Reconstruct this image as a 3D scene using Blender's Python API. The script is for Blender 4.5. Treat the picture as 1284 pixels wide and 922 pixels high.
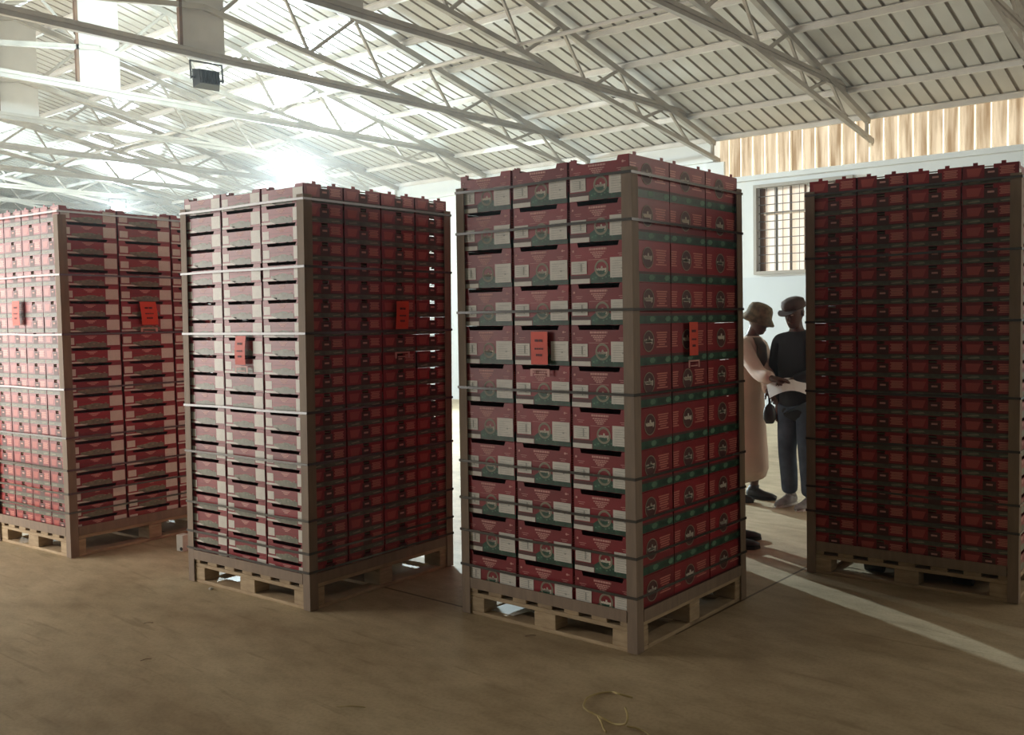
import bpy, math, random
from mathutils import Vector, Matrix
random.seed(7)
PI = math.pi
scene = bpy.context.scene
for o in list(bpy.data.objects): bpy.data.objects.remove(o)

# ------------------------------------------------------------------ camera
F_PX, PITCH, ROLL, CAM_H = 1175.2, 0.05025, 0.013657, 1.5834
cam = bpy.data.cameras.new('camera'); camo = bpy.data.objects.new('camera', cam)
scene.collection.objects.link(camo); scene.camera = camo
cam.sensor_fit = 'HORIZONTAL'; cam.sensor_width = 36.0
cam.lens = 36.0 * F_PX / 1284.0
cam.shift_x = -88.1 / 1284.0; cam.shift_y = -3.1 / 1284.0
cam.clip_start = 0.05; cam.clip_end = 200
fw = Vector((0, math.cos(PITCH), -math.sin(PITCH))); up0 = Vector((0, math.sin(PITCH), math.cos(PITCH))); rt0 = Vector((1, 0, 0))
rt = rt0 * math.cos(ROLL) - up0 * math.sin(ROLL); up = rt0 * math.sin(ROLL) + up0 * math.cos(ROLL)
camo.matrix_world = Matrix(((rt.x, up.x, -fw.x, 0), (rt.y, up.y, -fw.y, 0), (rt.z, up.z, -fw.z, CAM_H), (0, 0, 0, 1)))

scene.view_settings.view_transform = 'Standard'; scene.view_settings.look = 'None'
scene.view_settings.gamma = 1; scene.view_settings.use_curve_mapping = False
scene.view_settings.exposure = 0.0

# ------------------------------------------------------------------ building frame
PSI = -0.662827
U = Vector((math.cos(PSI), math.sin(PSI), 0)); N = Vector((-U.y, U.x, 0))
def AB(a, b, z=0.0): return N * a + U * b + Vector((0, 0, z))
A_FAR, A_NEAR, A_RIDGE = 13.1, -1.3, 5.9
B_FAR, B_NEAR = -38.0, 4.0
Z_EAVE, SLOPE = 4.40, 0.245
B0, SP = -5.0126, 2.485
TIE_Z = 4.62

# ------------------------------------------------------------------ world and lights
world = bpy.data.worlds.new('daylight'); scene.world = world; world.use_nodes = True
bg = world.node_tree.nodes['Background']; bg.inputs[0].default_value = (1.0, 0.86, 0.66, 1); bg.inputs[1].default_value = 0.8

def lamp(name, kind, loc, target, energy, color, **kw):
    d = bpy.data.lights.new(name, kind); d.energy = energy; d.color = color
    for k, v in kw.items(): setattr(d, k, v)
    o = bpy.data.objects.new(name, d); scene.collection.objects.link(o)
    o.location = loc; o.rotation_euler = (Vector(target) - Vector(loc)).to_track_quat('-Z', 'Y').to_euler()
    return o
# daylight through the wide doorway in the near wall, left of the camera
lamp('doorway_daylight', 'AREA', AB(-1.25, -14.4, 2.0), AB(5, -14.4, 2.0), 1050, (1.0, 0.96, 0.90), shape='RECTANGLE', size=11.6, size_y=3.8)
# daylight through the high window in the right end wall, outside the frame
lamp('end_window_daylight', 'AREA', AB(9.6, 3.9, 3.3), AB(5.0, -4.0, 1.9), 110, (1.0, 0.93, 0.82), shape='RECTANGLE', size=4.0, size_y=1.7)
sun = lamp('low_sun_outside', 'SUN', AB(30, 0, 20), AB(0, -8, 0), 8.5, (1.0, 0.92, 0.80), angle=0.01)
LAMP_B = (B0 - 4 * SP, B0 - 7 * SP)
LAMP_A = (10.55, 10.9)
LAMP_Z = 4.36

# ------------------------------------------------------------------ materials
def mat(name, color, rough=0.6, metal=0.0, noise=0.0, nscale=6.0, var=0.0, color2=None, bump=0.0, bscale=40.0, trans=0.0, stretch=None, spec=0.5):
    m = bpy.data.materials.new(name); m.use_nodes = True; nt = m.node_tree
    b = nt.nodes['Principled BSDF']; b.inputs['Roughness'].default_value = rough; b.inputs['Metallic'].default_value = metal
    b.inputs['Specular IOR Level'].default_value = spec
    c = (*color, 1)
    b.inputs['Base Color'].default_value = c
    tc = nt.nodes.new('ShaderNodeTexCoord'); src = tc.outputs['Object']
    if stretch:
        mp = nt.nodes.new('ShaderNodeMapping'); mp.inputs['Scale'].default_value = stretch
        nt.links.new(src, mp.inputs['Vector']); src = mp.outputs['Vector']
    last = None
    if noise > 0 or color2:
        n = nt.nodes.new('ShaderNodeTexNoise'); n.inputs['Scale'].default_value = nscale; n.inputs['Detail'].default_value = 5
        nt.links.new(src, n.inputs['Vector'])
        r = nt.nodes.new('ShaderNodeValToRGB')
        c2 = color2 if color2 else tuple(x * (1 - noise) for x in color)
        r.color_ramp.elements[0].position = 0.35; r.color_ramp.elements[1].position = 0.65
        r.color_ramp.elements[0].color = (*c2, 1); r.color_ramp.elements[1].color = c
        nt.links.new(n.outputs['Fac'], r.inputs['Fac']); last = r.outputs['Color']
    if var > 0:
        oi = nt.nodes.new('ShaderNodeObjectInfo'); mr = nt.nodes.new('ShaderNodeMapRange')
        mr.inputs['To Min'].default_value = 1 - var; mr.inputs['To Max'].default_value = 1 + var
        nt.links.new(oi.outputs['Random'], mr.inputs['Value'])
        hs = nt.nodes.new('ShaderNodeHueSaturation'); hs.inputs['Color'].default_value = c
        nt.links.new(mr.outputs['Result'], hs.inputs['Value'])
        if last is not None: nt.links.new(last, hs.inputs['Color'])
        last = hs.outputs['Color']
    if last is not None: nt.links.new(last, b.inputs['Base Color'])
    if bump > 0:
        n2 = nt.nodes.new('ShaderNodeTexNoise'); n2.inputs['Scale'].default_value = bscale; n2.inputs['Detail'].default_value = 4
        nt.links.new(src, n2.inputs['Vector'])
        bp = nt.nodes.new('ShaderNodeBump'); bp.inputs['Strength'].default_value = bump; bp.inputs['Distance'].default_value = 0.01
        nt.links.new(n2.outputs['Fac'], bp.inputs['Height']); nt.links.new(bp.outputs['Normal'], b.inputs['Normal'])
    if trans > 0:
        out = nt.nodes['Material Output']; t = nt.nodes.new('ShaderNodeBsdfTranslucent'); mx = nt.nodes.new('ShaderNodeMixShader')
        mx.inputs[0].default_value = trans; t.inputs['Color'].default_value = c
        if last is not None: nt.links.new(last, t.inputs['Color'])
        nt.links.new(b.outputs[0], mx.inputs[1]); nt.links.new(t.outputs[0], mx.inputs[2]); nt.links.new(mx.outputs[0], out.inputs['Surface'])
    return m
M = {}
M['red'] = mat('printed_red_card', (0.28, 0.016, 0.023), 0.38, var=0.22, noise=0.18, nscale=9, spec=0.5)
M['redlite'] = mat('printed_pale_red', (0.62, 0.21, 0.165), 0.35)
M['redmid'] = mat('printed_mid_red', (0.44, 0.075, 0.062), 0.38)
M['text'] = mat('printed_pink_text', (0.62, 0.30, 0.26), 0.5)
M['green'] = mat('printed_green', (0.027, 0.105, 0.06), 0.4, noise=0.6, nscale=22)
M['greenlite'] = mat('printed_pale_green', (0.12, 0.26, 0.16), 0.5, noise=0.3, nscale=25)
M['olive'] = mat('printed_olive', (0.135, 0.14, 0.095), 0.4, noise=0.5, nscale=22)
M['oliveveil'] = mat('printed_olive_veiled', (0.21, 0.215, 0.15), 0.4, noise=0.4, nscale=22)  # olive print again, lightened for the pale veil of light on end faces
M['olivelite'] = mat('printed_pale_olive', (0.30, 0.27, 0.19), 0.5)
M['white'] = mat('white_label', (0.70, 0.66, 0.59), 0.4, noise=0.08, nscale=30)
M['labelink'] = mat('label_ink', (0.36, 0.35, 0.31), 0.6)
M['cream'] = mat('printed_cream', (0.70, 0.62, 0.52), 0.5)
M['kraft'] = mat('brown_cardboard', (0.24, 0.165, 0.10), 0.8, noise=0.3)
M['maroon'] = mat('printed_maroon', (0.085, 0.022, 0.018), 0.5)
M['board'] = mat('corner_cardboard', (0.27, 0.19, 0.13), 0.65, noise=0.2, nscale=5, stretch=(6, 6, 1), var=0.08)
M['strap'] = mat('plastic_strap', (0.055, 0.048, 0.042), 0.22, spec=0.8)
M['wood'] = mat('pallet_wood', (0.50, 0.37, 0.225), 0.75, color2=(0.36, 0.255, 0.15), nscale=7, stretch=(1, 1, 5), bump=0.2, var=0.12)
M['orange'] = mat('orange_card', (0.80, 0.055, 0.012), 0.5, noise=0.12)
M['darkink'] = mat('dark_ink', (0.13, 0.006, 0.004), 0.6)
M['steel'] = mat('painted_steel', (0.38, 0.345, 0.29), 0.45, metal=0.0, noise=0.22, nscale=4, var=0.06)
M['purlin'] = mat('pale_steel', (0.66, 0.64, 0.60), 0.45, noise=0.15, nscale=3)
M['wallpaint'] = mat('white_wall_paint', (0.70, 0.74, 0.74), 0.8, noise=0.06, nscale=1.5, bump=0.05)
M['backwall'] = mat('bare_block_wall', (0.22, 0.19, 0.155), 0.85, noise=0.15)
M['dado'] = mat('lower_wall_paint', (0.60, 0.66, 0.69), 0.8, noise=0.06, nscale=1.5)
M['panel'] = mat('grey_panel', (0.50, 0.47, 0.42), 0.6, noise=0.08)
M['black'] = mat('black_metal', (0.012, 0.013, 0.014), 0.4)
M['frame'] = mat('window_frame_paint', (0.36, 0.34, 0.30), 0.6)
M['rust'] = mat('brown_post', (0.16, 0.085, 0.045), 0.7, noise=0.3)
M['bars'] = mat('grey_bars', (0.11, 0.12, 0.12), 0.5)
M['curtain'] = mat('frosted_sheet', (0.93, 0.94, 0.95), 0.7, color2=(0.84, 0.79, 0.73), nscale=1.0, stretch=(14, 14, 0.3), trans=0.6)
M['clad'] = mat('fibreglass_cladding', (0.64, 0.57, 0.46), 0.6, color2=(0.27, 0.195, 0.12), nscale=1.9, stretch=(7, 7, 0.6), trans=0.4)
M['cladrib'] = mat('fibreglass_rib', (0.92, 0.86, 0.74), 0.6, trans=0.6)
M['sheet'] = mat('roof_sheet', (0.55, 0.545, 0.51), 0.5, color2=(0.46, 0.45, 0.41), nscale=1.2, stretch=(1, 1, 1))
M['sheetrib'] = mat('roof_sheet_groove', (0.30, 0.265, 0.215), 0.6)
M['paper'] = mat('white_paper', (0.85, 0.83, 0.78), 0.7, trans=0.15)
M['cord'] = mat('straw_cord', (0.52, 0.40, 0.17), 0.6, noise=0.3)
M['skin'] = mat('dark_skin', (0.085, 0.038, 0.022), 0.5)
M['coat'] = mat('tan_cloth', (0.68, 0.53, 0.43), 0.85, noise=0.12, nscale=5, bump=0.2, bscale=12)
M['vest'] = mat('grey_cloth', (0.13, 0.115, 0.085), 0.85, noise=0.3)
M['hat'] = mat('patterned_cloth', (0.20, 0.145, 0.08), 0.85, color2=(0.085, 0.07, 0.04), nscale=28)
M['cap'] = mat('brown_cap_cloth', (0.085, 0.05, 0.035), 0.85, noise=0.4, nscale=12)
M['jacket'] = mat('black_cloth', (0.010, 0.012, 0.016), 0.8, noise=0.3)
M['denim'] = mat('denim', (0.07, 0.10, 0.14), 0.85, color2=(0.035, 0.05, 0.075), nscale=9)
M['shoe'] = mat('dark_shoe', (0.010, 0.009, 0.008), 0.5)
M['sneaker'] = mat('grey_sneaker', (0.35, 0.34, 0.33), 0.6, noise=0.4, nscale=20)
M['sole'] = mat('white_sole', (0.6, 0.58, 0.55), 0.6)
M['truckred'] = mat('red_paint', (0.30, 0.035, 0.02), 0.4)
def glow(name, color, st):
    m = bpy.data.materials.new(name); m.use_nodes = True; nt = m.node_tree; b = nt.nodes['Principled BSDF']
    b.inputs['Emission Color'].default_value = (*color, 1); b.inputs['Emission Strength'].default_value = st; return m
M['lampglass'] = glow('lit_lamp_glass', (0.92, 1.0, 1.0), 160)
M['lensoff'] = mat('dark_lens', (0.06, 0.07, 0.07), 0.15)

# ------------------------------------------------------------------ mesh helpers
class MB:
    def __init__(s): s.v = []; s.f = []; s.m = []; s.mats = []
    def mi(s, m):
        if m not in s.mats: s.mats.append(m)
        return s.mats.index(m)
    def poly(s, pts, m):
        i = len(s.v); s.v += [tuple(p) for p in pts]; s.f.append(tuple(range(i, i + len(pts)))); s.m.append(s.mi(m))
    def hexa(s, p, m):   # 8 points bottom 0-3 ccw, top 4-7
        i = len(s.v); s.v += [tuple(q) for q in p]
        for f in ((3, 2, 1, 0), (4, 5, 6, 7), (0, 1, 5, 4), (1, 2, 6, 5), (2, 3, 7, 6), (3, 0, 4, 7)):
            s.f.append(tuple(i + k for k in f)); s.m.append(s.mi(m))
    def box(s, a, b, m):
        (x0, y0, z0), (x1, y1, z1) = a, b
        s.hexa([(x0, y0, z0), (x1, y0, z0), (x1, y1, z0), (x0, y1, z0), (x0, y0, z1), (x1, y0, z1), (x1, y1, z1), (x0, y1, z1)], m)
    def bar(s, p, q, w, h, m, side=None):   # beam from p to q; w across (along 'side'), h the other way
        p = Vector(p); q = Vector(q); d = (q - p).normalized()
        sd = Vector(side) if side is not None else (Vector((0, 0, 1)).cross(d) if abs(d.z) < 0.95 else Vector((1, 0, 0)))
        sd = (sd - d * sd.dot(d)).normalized(); u2 = d.cross(sd)
        c = []
        for e in (p, q):
            c += [e - sd * w / 2 - u2 * h / 2, e + sd * w / 2 - u2 * h / 2, e + sd * w / 2 + u2 * h / 2, e - sd * w / 2 + u2 * h / 2]
        s.hexa(c, m)
    def prism(s, outline, d0, d1, m, fn):   # outline list (x,z) ; fn(x, z, depth)
        i = len(s.v); n = len(outline)
        s.v += [tuple(fn(x, z, d0)) for x, z in outline] + [tuple(fn(x, z, d1)) for x, z in outline]
        s.f.append(tuple(i + k for k in range(n))); s.m.append(s.mi(m))
        s.f.append(tuple(i + n + k for k in reversed(range(n)))); s.m.append(s.mi(m))
        for k in range(n):
            k2 = (k + 1) % n; s.f.append((i + k2, i + k, i + n + k, i + n + k2)); s.m.append(s.mi(m))
    def tube(s, pts, r, m, n=8, cap=True):
        pts = [Vector(p) for p in pts]; rs = r if isinstance(r, (list, tuple)) else [r] * len(pts)
        i0 = len(s.v); ref = None
        for k, p in enumerate(pts):
            t = (pts[min(k + 1, len(pts) - 1)] - pts[max(k - 1, 0)]).normalized()
            if ref is None: ref = t.orthogonal().normalized()
            ref = (ref - t * ref.dot(t)).normalized(); b = t.cross(ref)
            for j in range(n):
                a = 2 * PI * j / n; s.v.append(tuple(p + (ref * math.cos(a) + b * math.sin(a)) * rs[k]))
        mi = s.mi(m)
        for k in range(len(pts) - 1):
            for j in range(n):
                a = i0 + k * n + j; b2 = i0 + k * n + (j + 1) % n
                s.f.append((a, b2, b2 + n, a + n)); s.m.append(mi)
        if cap:
            s.f.append(tuple(i0 + j for j in reversed(range(n)))); s.m.append(mi)
            s.f.append(tuple(i0 + (len(pts) - 1) * n + j for j in range(n))); s.m.append(mi)
    def loft(s, rings, m, n=20):   # rings: (centre, rx, ry, tilt-free) ellipses in xy or given axes
        i0 = len(s.v); mi = s.mi(m)
        for c, ax, ay in rings:
            c = Vector(c); ax = Vector(ax); ay = Vector(ay)
            for j in range(n):
                a = 2 * PI * j / n; s.v.append(tuple(c + ax * math.cos(a) + ay * math.sin(a)))
        for k in range(len(rings) - 1):
            for j in range(n):
                a = i0 + k * n + j; b2 = i0 + k * n + (j + 1) % n
                s.f.append((a, b2, b2 + n, a + n)); s.m.append(mi)
        s.f.append(tuple(i0 + j for j in reversed(range(n)))); s.m.append(mi)
        s.f.append(tuple(i0 + (len(rings) - 1) * n + j for j in range(n))); s.m.append(mi)
    def mesh(s, name):
        me = bpy.data.meshes.new(name); me.from_pydata(s.v, [], s.f)
        for m in s.mats: me.materials.append(M[m])
        me.polygons.foreach_set('material_index', s.m); me.update(); return me
    def build(s, name, parent=None, smooth=False):
        me = s.mesh(name); o = bpy.data.objects.new(name, me); scene.collection.objects.link(o)
        if smooth:
            for p in me.polygons: p.use_smooth = True
        if parent is not None: o.parent = parent
        return o
def tag(o, label=None, cat=None, group=None, kind=None):
    if label: o['label'] = label
    if cat: o['category'] = cat
    if group: o['group'] = group
    if kind: o['kind'] = kind
    return o
def empty(name, loc=(0, 0, 0), rz=0.0):
    o = bpy.data.objects.new(name, None); scene.collection.objects.link(o); o.location = loc; o.rotation_euler = (0, 0, rz)
    o.empty_display_size = 0.1; return o
def copy_tree(o, parent=None):
    c = o.copy(); scene.collection.objects.link(c)
    if parent is not None: c.parent = parent
    for ch in [x for x in bpy.data.objects if x.parent == o]: copy_tree(ch, c)
    return c
def bevel(o, w, seg=1):
    md = o.modifiers.new('bevel', 'BEVEL'); md.width = w; md.segments = seg; md.limit_method = 'ANGLE'; return o
ORD = ['zeroth', 'first', 'second', 'third', 'fourth', 'fifth', 'sixth', 'seventh', 'eighth', 'ninth', 'tenth', 'eleventh', 'twelfth', 'thirteenth', 'fourteenth',
       'fifteenth', 'sixteenth', 'seventeenth', 'eighteenth', 'nineteenth', 'twentieth', 'twenty-first', 'twenty-second', 'twenty-third', 'twenty-fourth', 'twenty-fifth']

# ------------------------------------------------------------------ the building
def floor_material():
    m = bpy.data.materials.new('concrete_floor'); m.use_nodes = True; nt = m.node_tree; L = nt.links
    b = nt.nodes['Principled BSDF']; b.inputs['Roughness'].default_value = 0.62
    tc = nt.nodes.new('ShaderNodeTexCoord')
    def noise(scale, det=5, st=None, dist=0.0):
        n = nt.nodes.new('ShaderNodeTexNoise'); n.inputs['Scale'].default_value = scale; n.inputs['Detail'].default_value = det; n.inputs['Distortion'].default_value = dist
        s = tc.outputs['Object']
        if st:
            mp = nt.nodes.new('ShaderNodeMapping'); mp.inputs['Scale'].default_value = st; mp.inputs['Rotation'].default_value = (0, 0, 0.5); L.new(s, mp.inputs['Vector']); s = mp.outputs['Vector']
        L.new(s, n.inputs['Vector']); return n.outputs['Fac']
    def ramp(f, p0, p1, c0, c1):
        r = nt.nodes.new('ShaderNodeValToRGB'); e = r.color_ramp.elements
        e[0].position = p0; e[1].position = p1; e[0].color = (*c0, 1); e[1].color = (*c1, 1); L.new(f, r.inputs['Fac']); return r.outputs['Color']
    def mix(a, b2, f, mode='MULTIPLY'):
        x = nt.nodes.new('ShaderNodeMix'); x.data_type = 'RGBA'; x.blend_type = mode
        L.new(a, x.inputs['A']); L.new(b2, x.inputs['B'])
        if isinstance(f, float): x.inputs['Factor'].default_value = f
        else: L.new(f, x.inputs['Factor'])
        return x.outputs['Result']
    base = ramp(noise(0.55, 6, (1, 2.2, 1), 0.6), 0.34, 0.66, (0.41, 0.305, 0.18), (0.60, 0.48, 0.31))
    c = mix(base, ramp(noise(5.0, 8, (1.0, 2.0, 1)), 0.30, 0.60, (0.70, 0.68, 0.64), (1, 1, 1)), 0.75)
    c = mix(c, ramp(noise(60, 3), 0.35, 0.55, (0.86, 0.85, 0.84), (1, 1, 1)), 0.8)
    c = mix(c, ramp(noise(2.2, 10, (0.6, 6, 1), 1.5), 0.30, 0.40, (0.62, 0.58, 0.52), (1, 1, 1)), 0.5)
    # slab joints: object X runs along the building (b), Y across it (a)
    sx = nt.nodes.new('ShaderNodeSeparateXYZ'); L.new(tc.outputs['Object'], sx.inputs[0])
    def joint(axis, off, period, wdt):
        def mth(op, a, b2=None):
            n = nt.nodes.new('ShaderNodeMath'); n.operation = op
            if isinstance(a, float): n.inputs[0].default_value = a
            else: L.new(a, n.inputs[0])
            if b2 is not None: n.inputs[1].default_value = b2
            return n.outputs[0]
        t = mth('ADD', sx.outputs[axis], -off); t = mth('PINGPONG', t, period / 2.0); return mth('LESS_THAN', t, wdt)
    for ax, off, per, lo in ((0, -2.48, 40.0, 1), (1, 3.60, 40.0, 0)):
        j = joint(ax, off, per, 0.008)
        g = nt.nodes.new('ShaderNodeMath'); g.operation = 'GREATER_THAN' if lo else 'LESS_THAN'; L.new(sx.outputs[1 - ax], g.inputs[0]); g.inputs[1].default_value = 3.9 if lo else -2.5
        mm = nt.nodes.new('ShaderNodeMath'); mm.operation = 'MULTIPLY'; L.new(j, mm.inputs[0]); L.new(g.outputs[0], mm.inputs[1]); j = mm.outputs[0]
        dk = nt.nodes.new('ShaderNodeRGB'); dk.outputs[0].default_value = (0.30, 0.26, 0.22, 1)
        c2 = mix(c, dk.outputs[0], j, 'MULTIPLY'); c = c2
    L.new(c, b.inputs['Base Color'])
    bp = nt.nodes.new('ShaderNodeBump'); bp.inputs['Strength'].default_value = 0.25; bp.inputs['Distance'].default_value = 0.006
    L.new(noise(28, 6), bp.inputs['Height']); L.new(bp.outputs['Normal'], b.inputs['Normal'])
    return m
fb = MB(); M['floor'] = floor_material()
fb.box((B_FAR - 1, A_NEAR - 6, -0.12), (B_NEAR + 1, A_FAR + 1, 0.0), 'floor')
fl = fb.build('floor'); fl.rotation_euler = (0, 0, PSI); tag(fl, kind='structure')

def lbox(mb, a0, a1, b0, b1, z0, z1, m):   # box in building coordinates
    pts = [AB(a0, b0, z0), AB(a0, b1, z0), AB(a1, b1, z0), AB(a1, b0, z0), AB(a0, b0, z1), AB(a0, b1, z1), AB(a1, b1, z1), AB(a1, b0, z1)]
    mb.hexa(pts, m)
# far long wall, with the barred window; masonry, topped by cladding right of the second truss
WIN = (-6.78, -5.30, 2.26, 3.53)
B_CL = B0 - SP + 0.02
w = MB()
lbox(w, A_FAR + 0.02, A_FAR + 0.24, B_FAR, B_CL - 0.05, 0, Z_EAVE + 0.05, 'wallpaint')
lbox(w, A_FAR + 0.0, A_FAR + 0.0195, B_FAR, B_NEAR, 0, 2.17, 'dado')
lbox(w, A_FAR + 0.02, A_FAR + 0.24, B_CL - 0.05, WIN[0], 0, 3.73, 'wallpaint')
lbox(w, A_FAR + 0.02, A_FAR + 0.24, WIN[1], B_NEAR, 0, 3.73, 'wallpaint')
lbox(w, A_FAR + 0.02, A_FAR + 0.24, WIN[0], WIN[1], 0, WIN[2], 'wallpaint')
lbox(w, A_FAR + 0.02, A_FAR + 0.24, WIN[0], WIN[1], WIN[3], 3.73, 'wallpaint')
lbox(w, A_FAR - 0.03, A_FAR + 0.02, B_CL, B_NEAR, 3.66, 3.735, 'wallpaint')
for k in range(-12, 3):
    bb = B0 + SP * k
    if k % 2 == 1 or k == -1: lbox(w, A_FAR - 0.03, A_FAR + 0.02, bb - 0.16, bb + 0.16, 0, 4.0 if k <= -1 else 3.66, 'wallpaint')
lbox(w, A_FAR - 0.04, A_FAR + 0.02, B_FAR, B_CL - 0.05, 4.02, 4.12, 'wallpaint')
tag(w.build('wall_back'), kind='structure')
w = MB()
nr = int((B_NEAR - B_CL) / 0.205)
for k in range(nr):
    b0 = B_CL + k * 0.205
    w.poly([AB(A_FAR + 0.10, b0, 3.73), AB(A_FAR + 0.10, b0 + 0.165, 3.73), AB(A_FAR + 0.10, b0 + 0.165, Z_EAVE + 0.03), AB(A_FAR + 0.10, b0, Z_EAVE + 0.03)], 'clad')
    w.poly([AB(A_FAR + 0.10, b0 + 0.165, 3.73), AB(A_FAR + 0.065, b0 + 0.175, 3.73), AB(A_FAR + 0.065, b0 + 0.175, Z_EAVE + 0.03), AB(A_FAR + 0.10, b0 + 0.165, Z_EAVE + 0.03)], 'cladrib')
    w.poly([AB(A_FAR + 0.065, b0 + 0.175, 3.73), AB(A_FAR + 0.065, b0 + 0.195, 3.73), AB(A_FAR + 0.065, b0 + 0.195, Z_EAVE + 0.03), AB(A_FAR + 0.065, b0 + 0.175, Z_EAVE + 0.03)], 'cladrib')
    w.poly([AB(A_FAR + 0.065, b0 + 0.195, 3.73), AB(A_FAR + 0.10, b0 + 0.205, 3.73), AB(A_FAR + 0.10, b0 + 0.205, Z_EAVE + 0.03), AB(A_FAR + 0.065, b0 + 0.195, Z_EAVE + 0.03)], 'cladrib')
tag(w.build('wall_cladding'), kind='structure')
# end walls and the near wall with its doorway
w = MB(); lbox(w, A_NEAR, A_FAR, B_FAR - 0.2, B_FAR, 0, 6.2, 'wallpaint'); tag(w.build('wall_left'), kind='structure')
w = MB(); lbox(w, A_NEAR, 7.6, B_NEAR, B_NEAR + 0.2, 0, 6.2, 'backwall'); lbox(w, 11.6, A_FAR, B_NEAR, B_NEAR + 0.2, 0, 6.2, 'backwall'); lbox(w, 7.6, 11.6, B_NEAR, B_NEAR + 0.2, 0, 2.4, 'backwall'); lbox(w, 7.6, 11.6, B_NEAR, B_NEAR + 0.2, 4.15, 6.2, 'backwall'); tag(w.build('wall_right'), kind='structure')
w = MB()
lbox(w, A_NEAR - 0.2, A_NEAR, B_FAR, -20.3, 0, Z_EAVE, 'backwall'); lbox(w, A_NEAR - 0.2, A_NEAR, -8.4, B_NEAR, 0, Z_EAVE, 'backwall')
lbox(w, A_NEAR - 0.2, A_NEAR, -20.3, -8.4, 4.0, Z_EAVE, 'backwall')
tag(w.build('wall_front'), kind='structure')

# window: frame, mullions, bars, frosted sheets behind
we = empty('window_1', AB(A_FAR, (WIN[0] + WIN[1]) / 2, WIN[2])); tag(we, kind='structure')
def rel(o, parent):   # keep world placement of a mesh built in world space
    o.parent = parent; o.matrix_parent_inverse = Matrix.Translation(parent.location).inverted() if parent.rotation_euler.z == 0 else parent.matrix_basis.inverted(); return o
f = MB(); a0 = A_FAR - 0.03; a1 = A_FAR + 0.06
b0, b1, z0, z1 = WIN
lbox(f, a0, a1, b0 - 0.05, b0, z0 - 0.05, z1 + 0.05, 'frame'); lbox(f, a0, a1, b1, b1 + 0.05, z0 - 0.05, z1 + 0.05, 'frame')
lbox(f, a0, a1, b0, b1, z1, z1 + 0.05, 'frame'); lbox(f, a0, a1, b0, b1, z0 - 0.05, z0, 'frame')
rel(f.build('window_frame'), we)
f = MB(); lbox(f, A_FAR + 0.10, A_FAR + 0.16, b0, b0 + 0.07, z0, z1, 'rust')
for k in range(1, 6): lbox(f, A_FAR + 0.10, A_FAR + 0.13, b0 + 0.04 + k * 0.235 - 0.014, b0 + 0.04 + k * 0.235 + 0.014, z0, z1, 'rust' if k != 1 else 'bars')
lbox(f, A_FAR + 0.09, A_FAR + 0.13, b0 + .07, b1, z0 + 0.86, z0 + 0.905, 'cream')
rel(f.build('window_mullion'), we)
f = MB()
for k in range(1, 10): lbox(f, A_FAR + 0.05, A_FAR + 0.062, b0, b1, z0 + k * 0.127 - 0.006, z0 + k * 0.127 + 0.006, 'bars')
for k in range(1, 11): lbox(f, A_FAR + 0.062, A_FAR + 0.070, b0 + k * 0.134 - 0.003, b0 + k * 0.134 + 0.003, z0, z1, 'bars')
rel(f.build('window_bars'), we)
f = MB()
lbox(f, A_FAR + 0.18, A_FAR + 0.19, b0, b1, z0, z1, 'curtain')
rel(f.build('window_pane'), we)

# corrugated roof
def roof_z(a): return Z_EAVE + SLOPE * (A_FAR - a if a >= A_RIDGE else a - A_NEAR)
c = MB()
RP = 0.207
nrib = int((B_NEAR - B_FAR) / RP)
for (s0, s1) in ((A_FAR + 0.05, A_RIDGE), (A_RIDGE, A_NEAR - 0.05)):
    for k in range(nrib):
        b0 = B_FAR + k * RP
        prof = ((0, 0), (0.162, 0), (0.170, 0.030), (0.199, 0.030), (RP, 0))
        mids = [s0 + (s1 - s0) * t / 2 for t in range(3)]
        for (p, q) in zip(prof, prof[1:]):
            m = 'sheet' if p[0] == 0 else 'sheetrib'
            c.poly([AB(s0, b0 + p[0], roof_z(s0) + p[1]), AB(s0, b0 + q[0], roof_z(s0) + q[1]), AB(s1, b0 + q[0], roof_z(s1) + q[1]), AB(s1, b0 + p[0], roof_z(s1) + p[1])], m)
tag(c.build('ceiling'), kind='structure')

# purlins: one lipped channel each
PUR = [A_FAR - 0.02 - 0.84 * k for k in range(9)]
pl = 0
for i, a in enumerate(PUR):
    for side in (0, 1):
        aa = a if side == 0 else 2 * A_RIDGE - a
        if side == 1 and i < 3: continue
        z = roof_z(aa)
        q = MB(); sg = 1 if side == 0 else -1
        p0, p1 = AB(aa, B_FAR, z), AB(aa, B_NEAR, z)
        q.bar(p0 + Vector((0, 0, -0.036)), p1 + Vector((0, 0, -0.036)), 0.005, 0.066, 'purlin', side=N)
        q.bar(p0 + Vector((0, 0, -0.069)) + N * 0.022 * sg, p1 + Vector((0, 0, -0.069)) + N * 0.022 * sg, 0.045, 0.005, 'purlin', side=N)
        q.bar(p0 + Vector((0, 0, -0.006)) - N * 0.022 * sg, p1 + Vector((0, 0, -0.006)) - N * 0.022 * sg, 0.045, 0.005, 'purlin', side=N)
        o = q.build('roof_purlin')
        if i == 0: tag(o, 'long pale purlin along the eave, on top of the back wall', 'beam', 'roof purlins')
        elif side == 0: tag(o, 'long pale purlin under the right roof slope, %s row up from the back wall' % ORD[i], 'beam', 'roof purlins')
        else: tag(o, 'long pale purlin under the left roof slope, %s row down from the ridge' % ORD[9 - i], 'beam', 'roof purlins')

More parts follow.
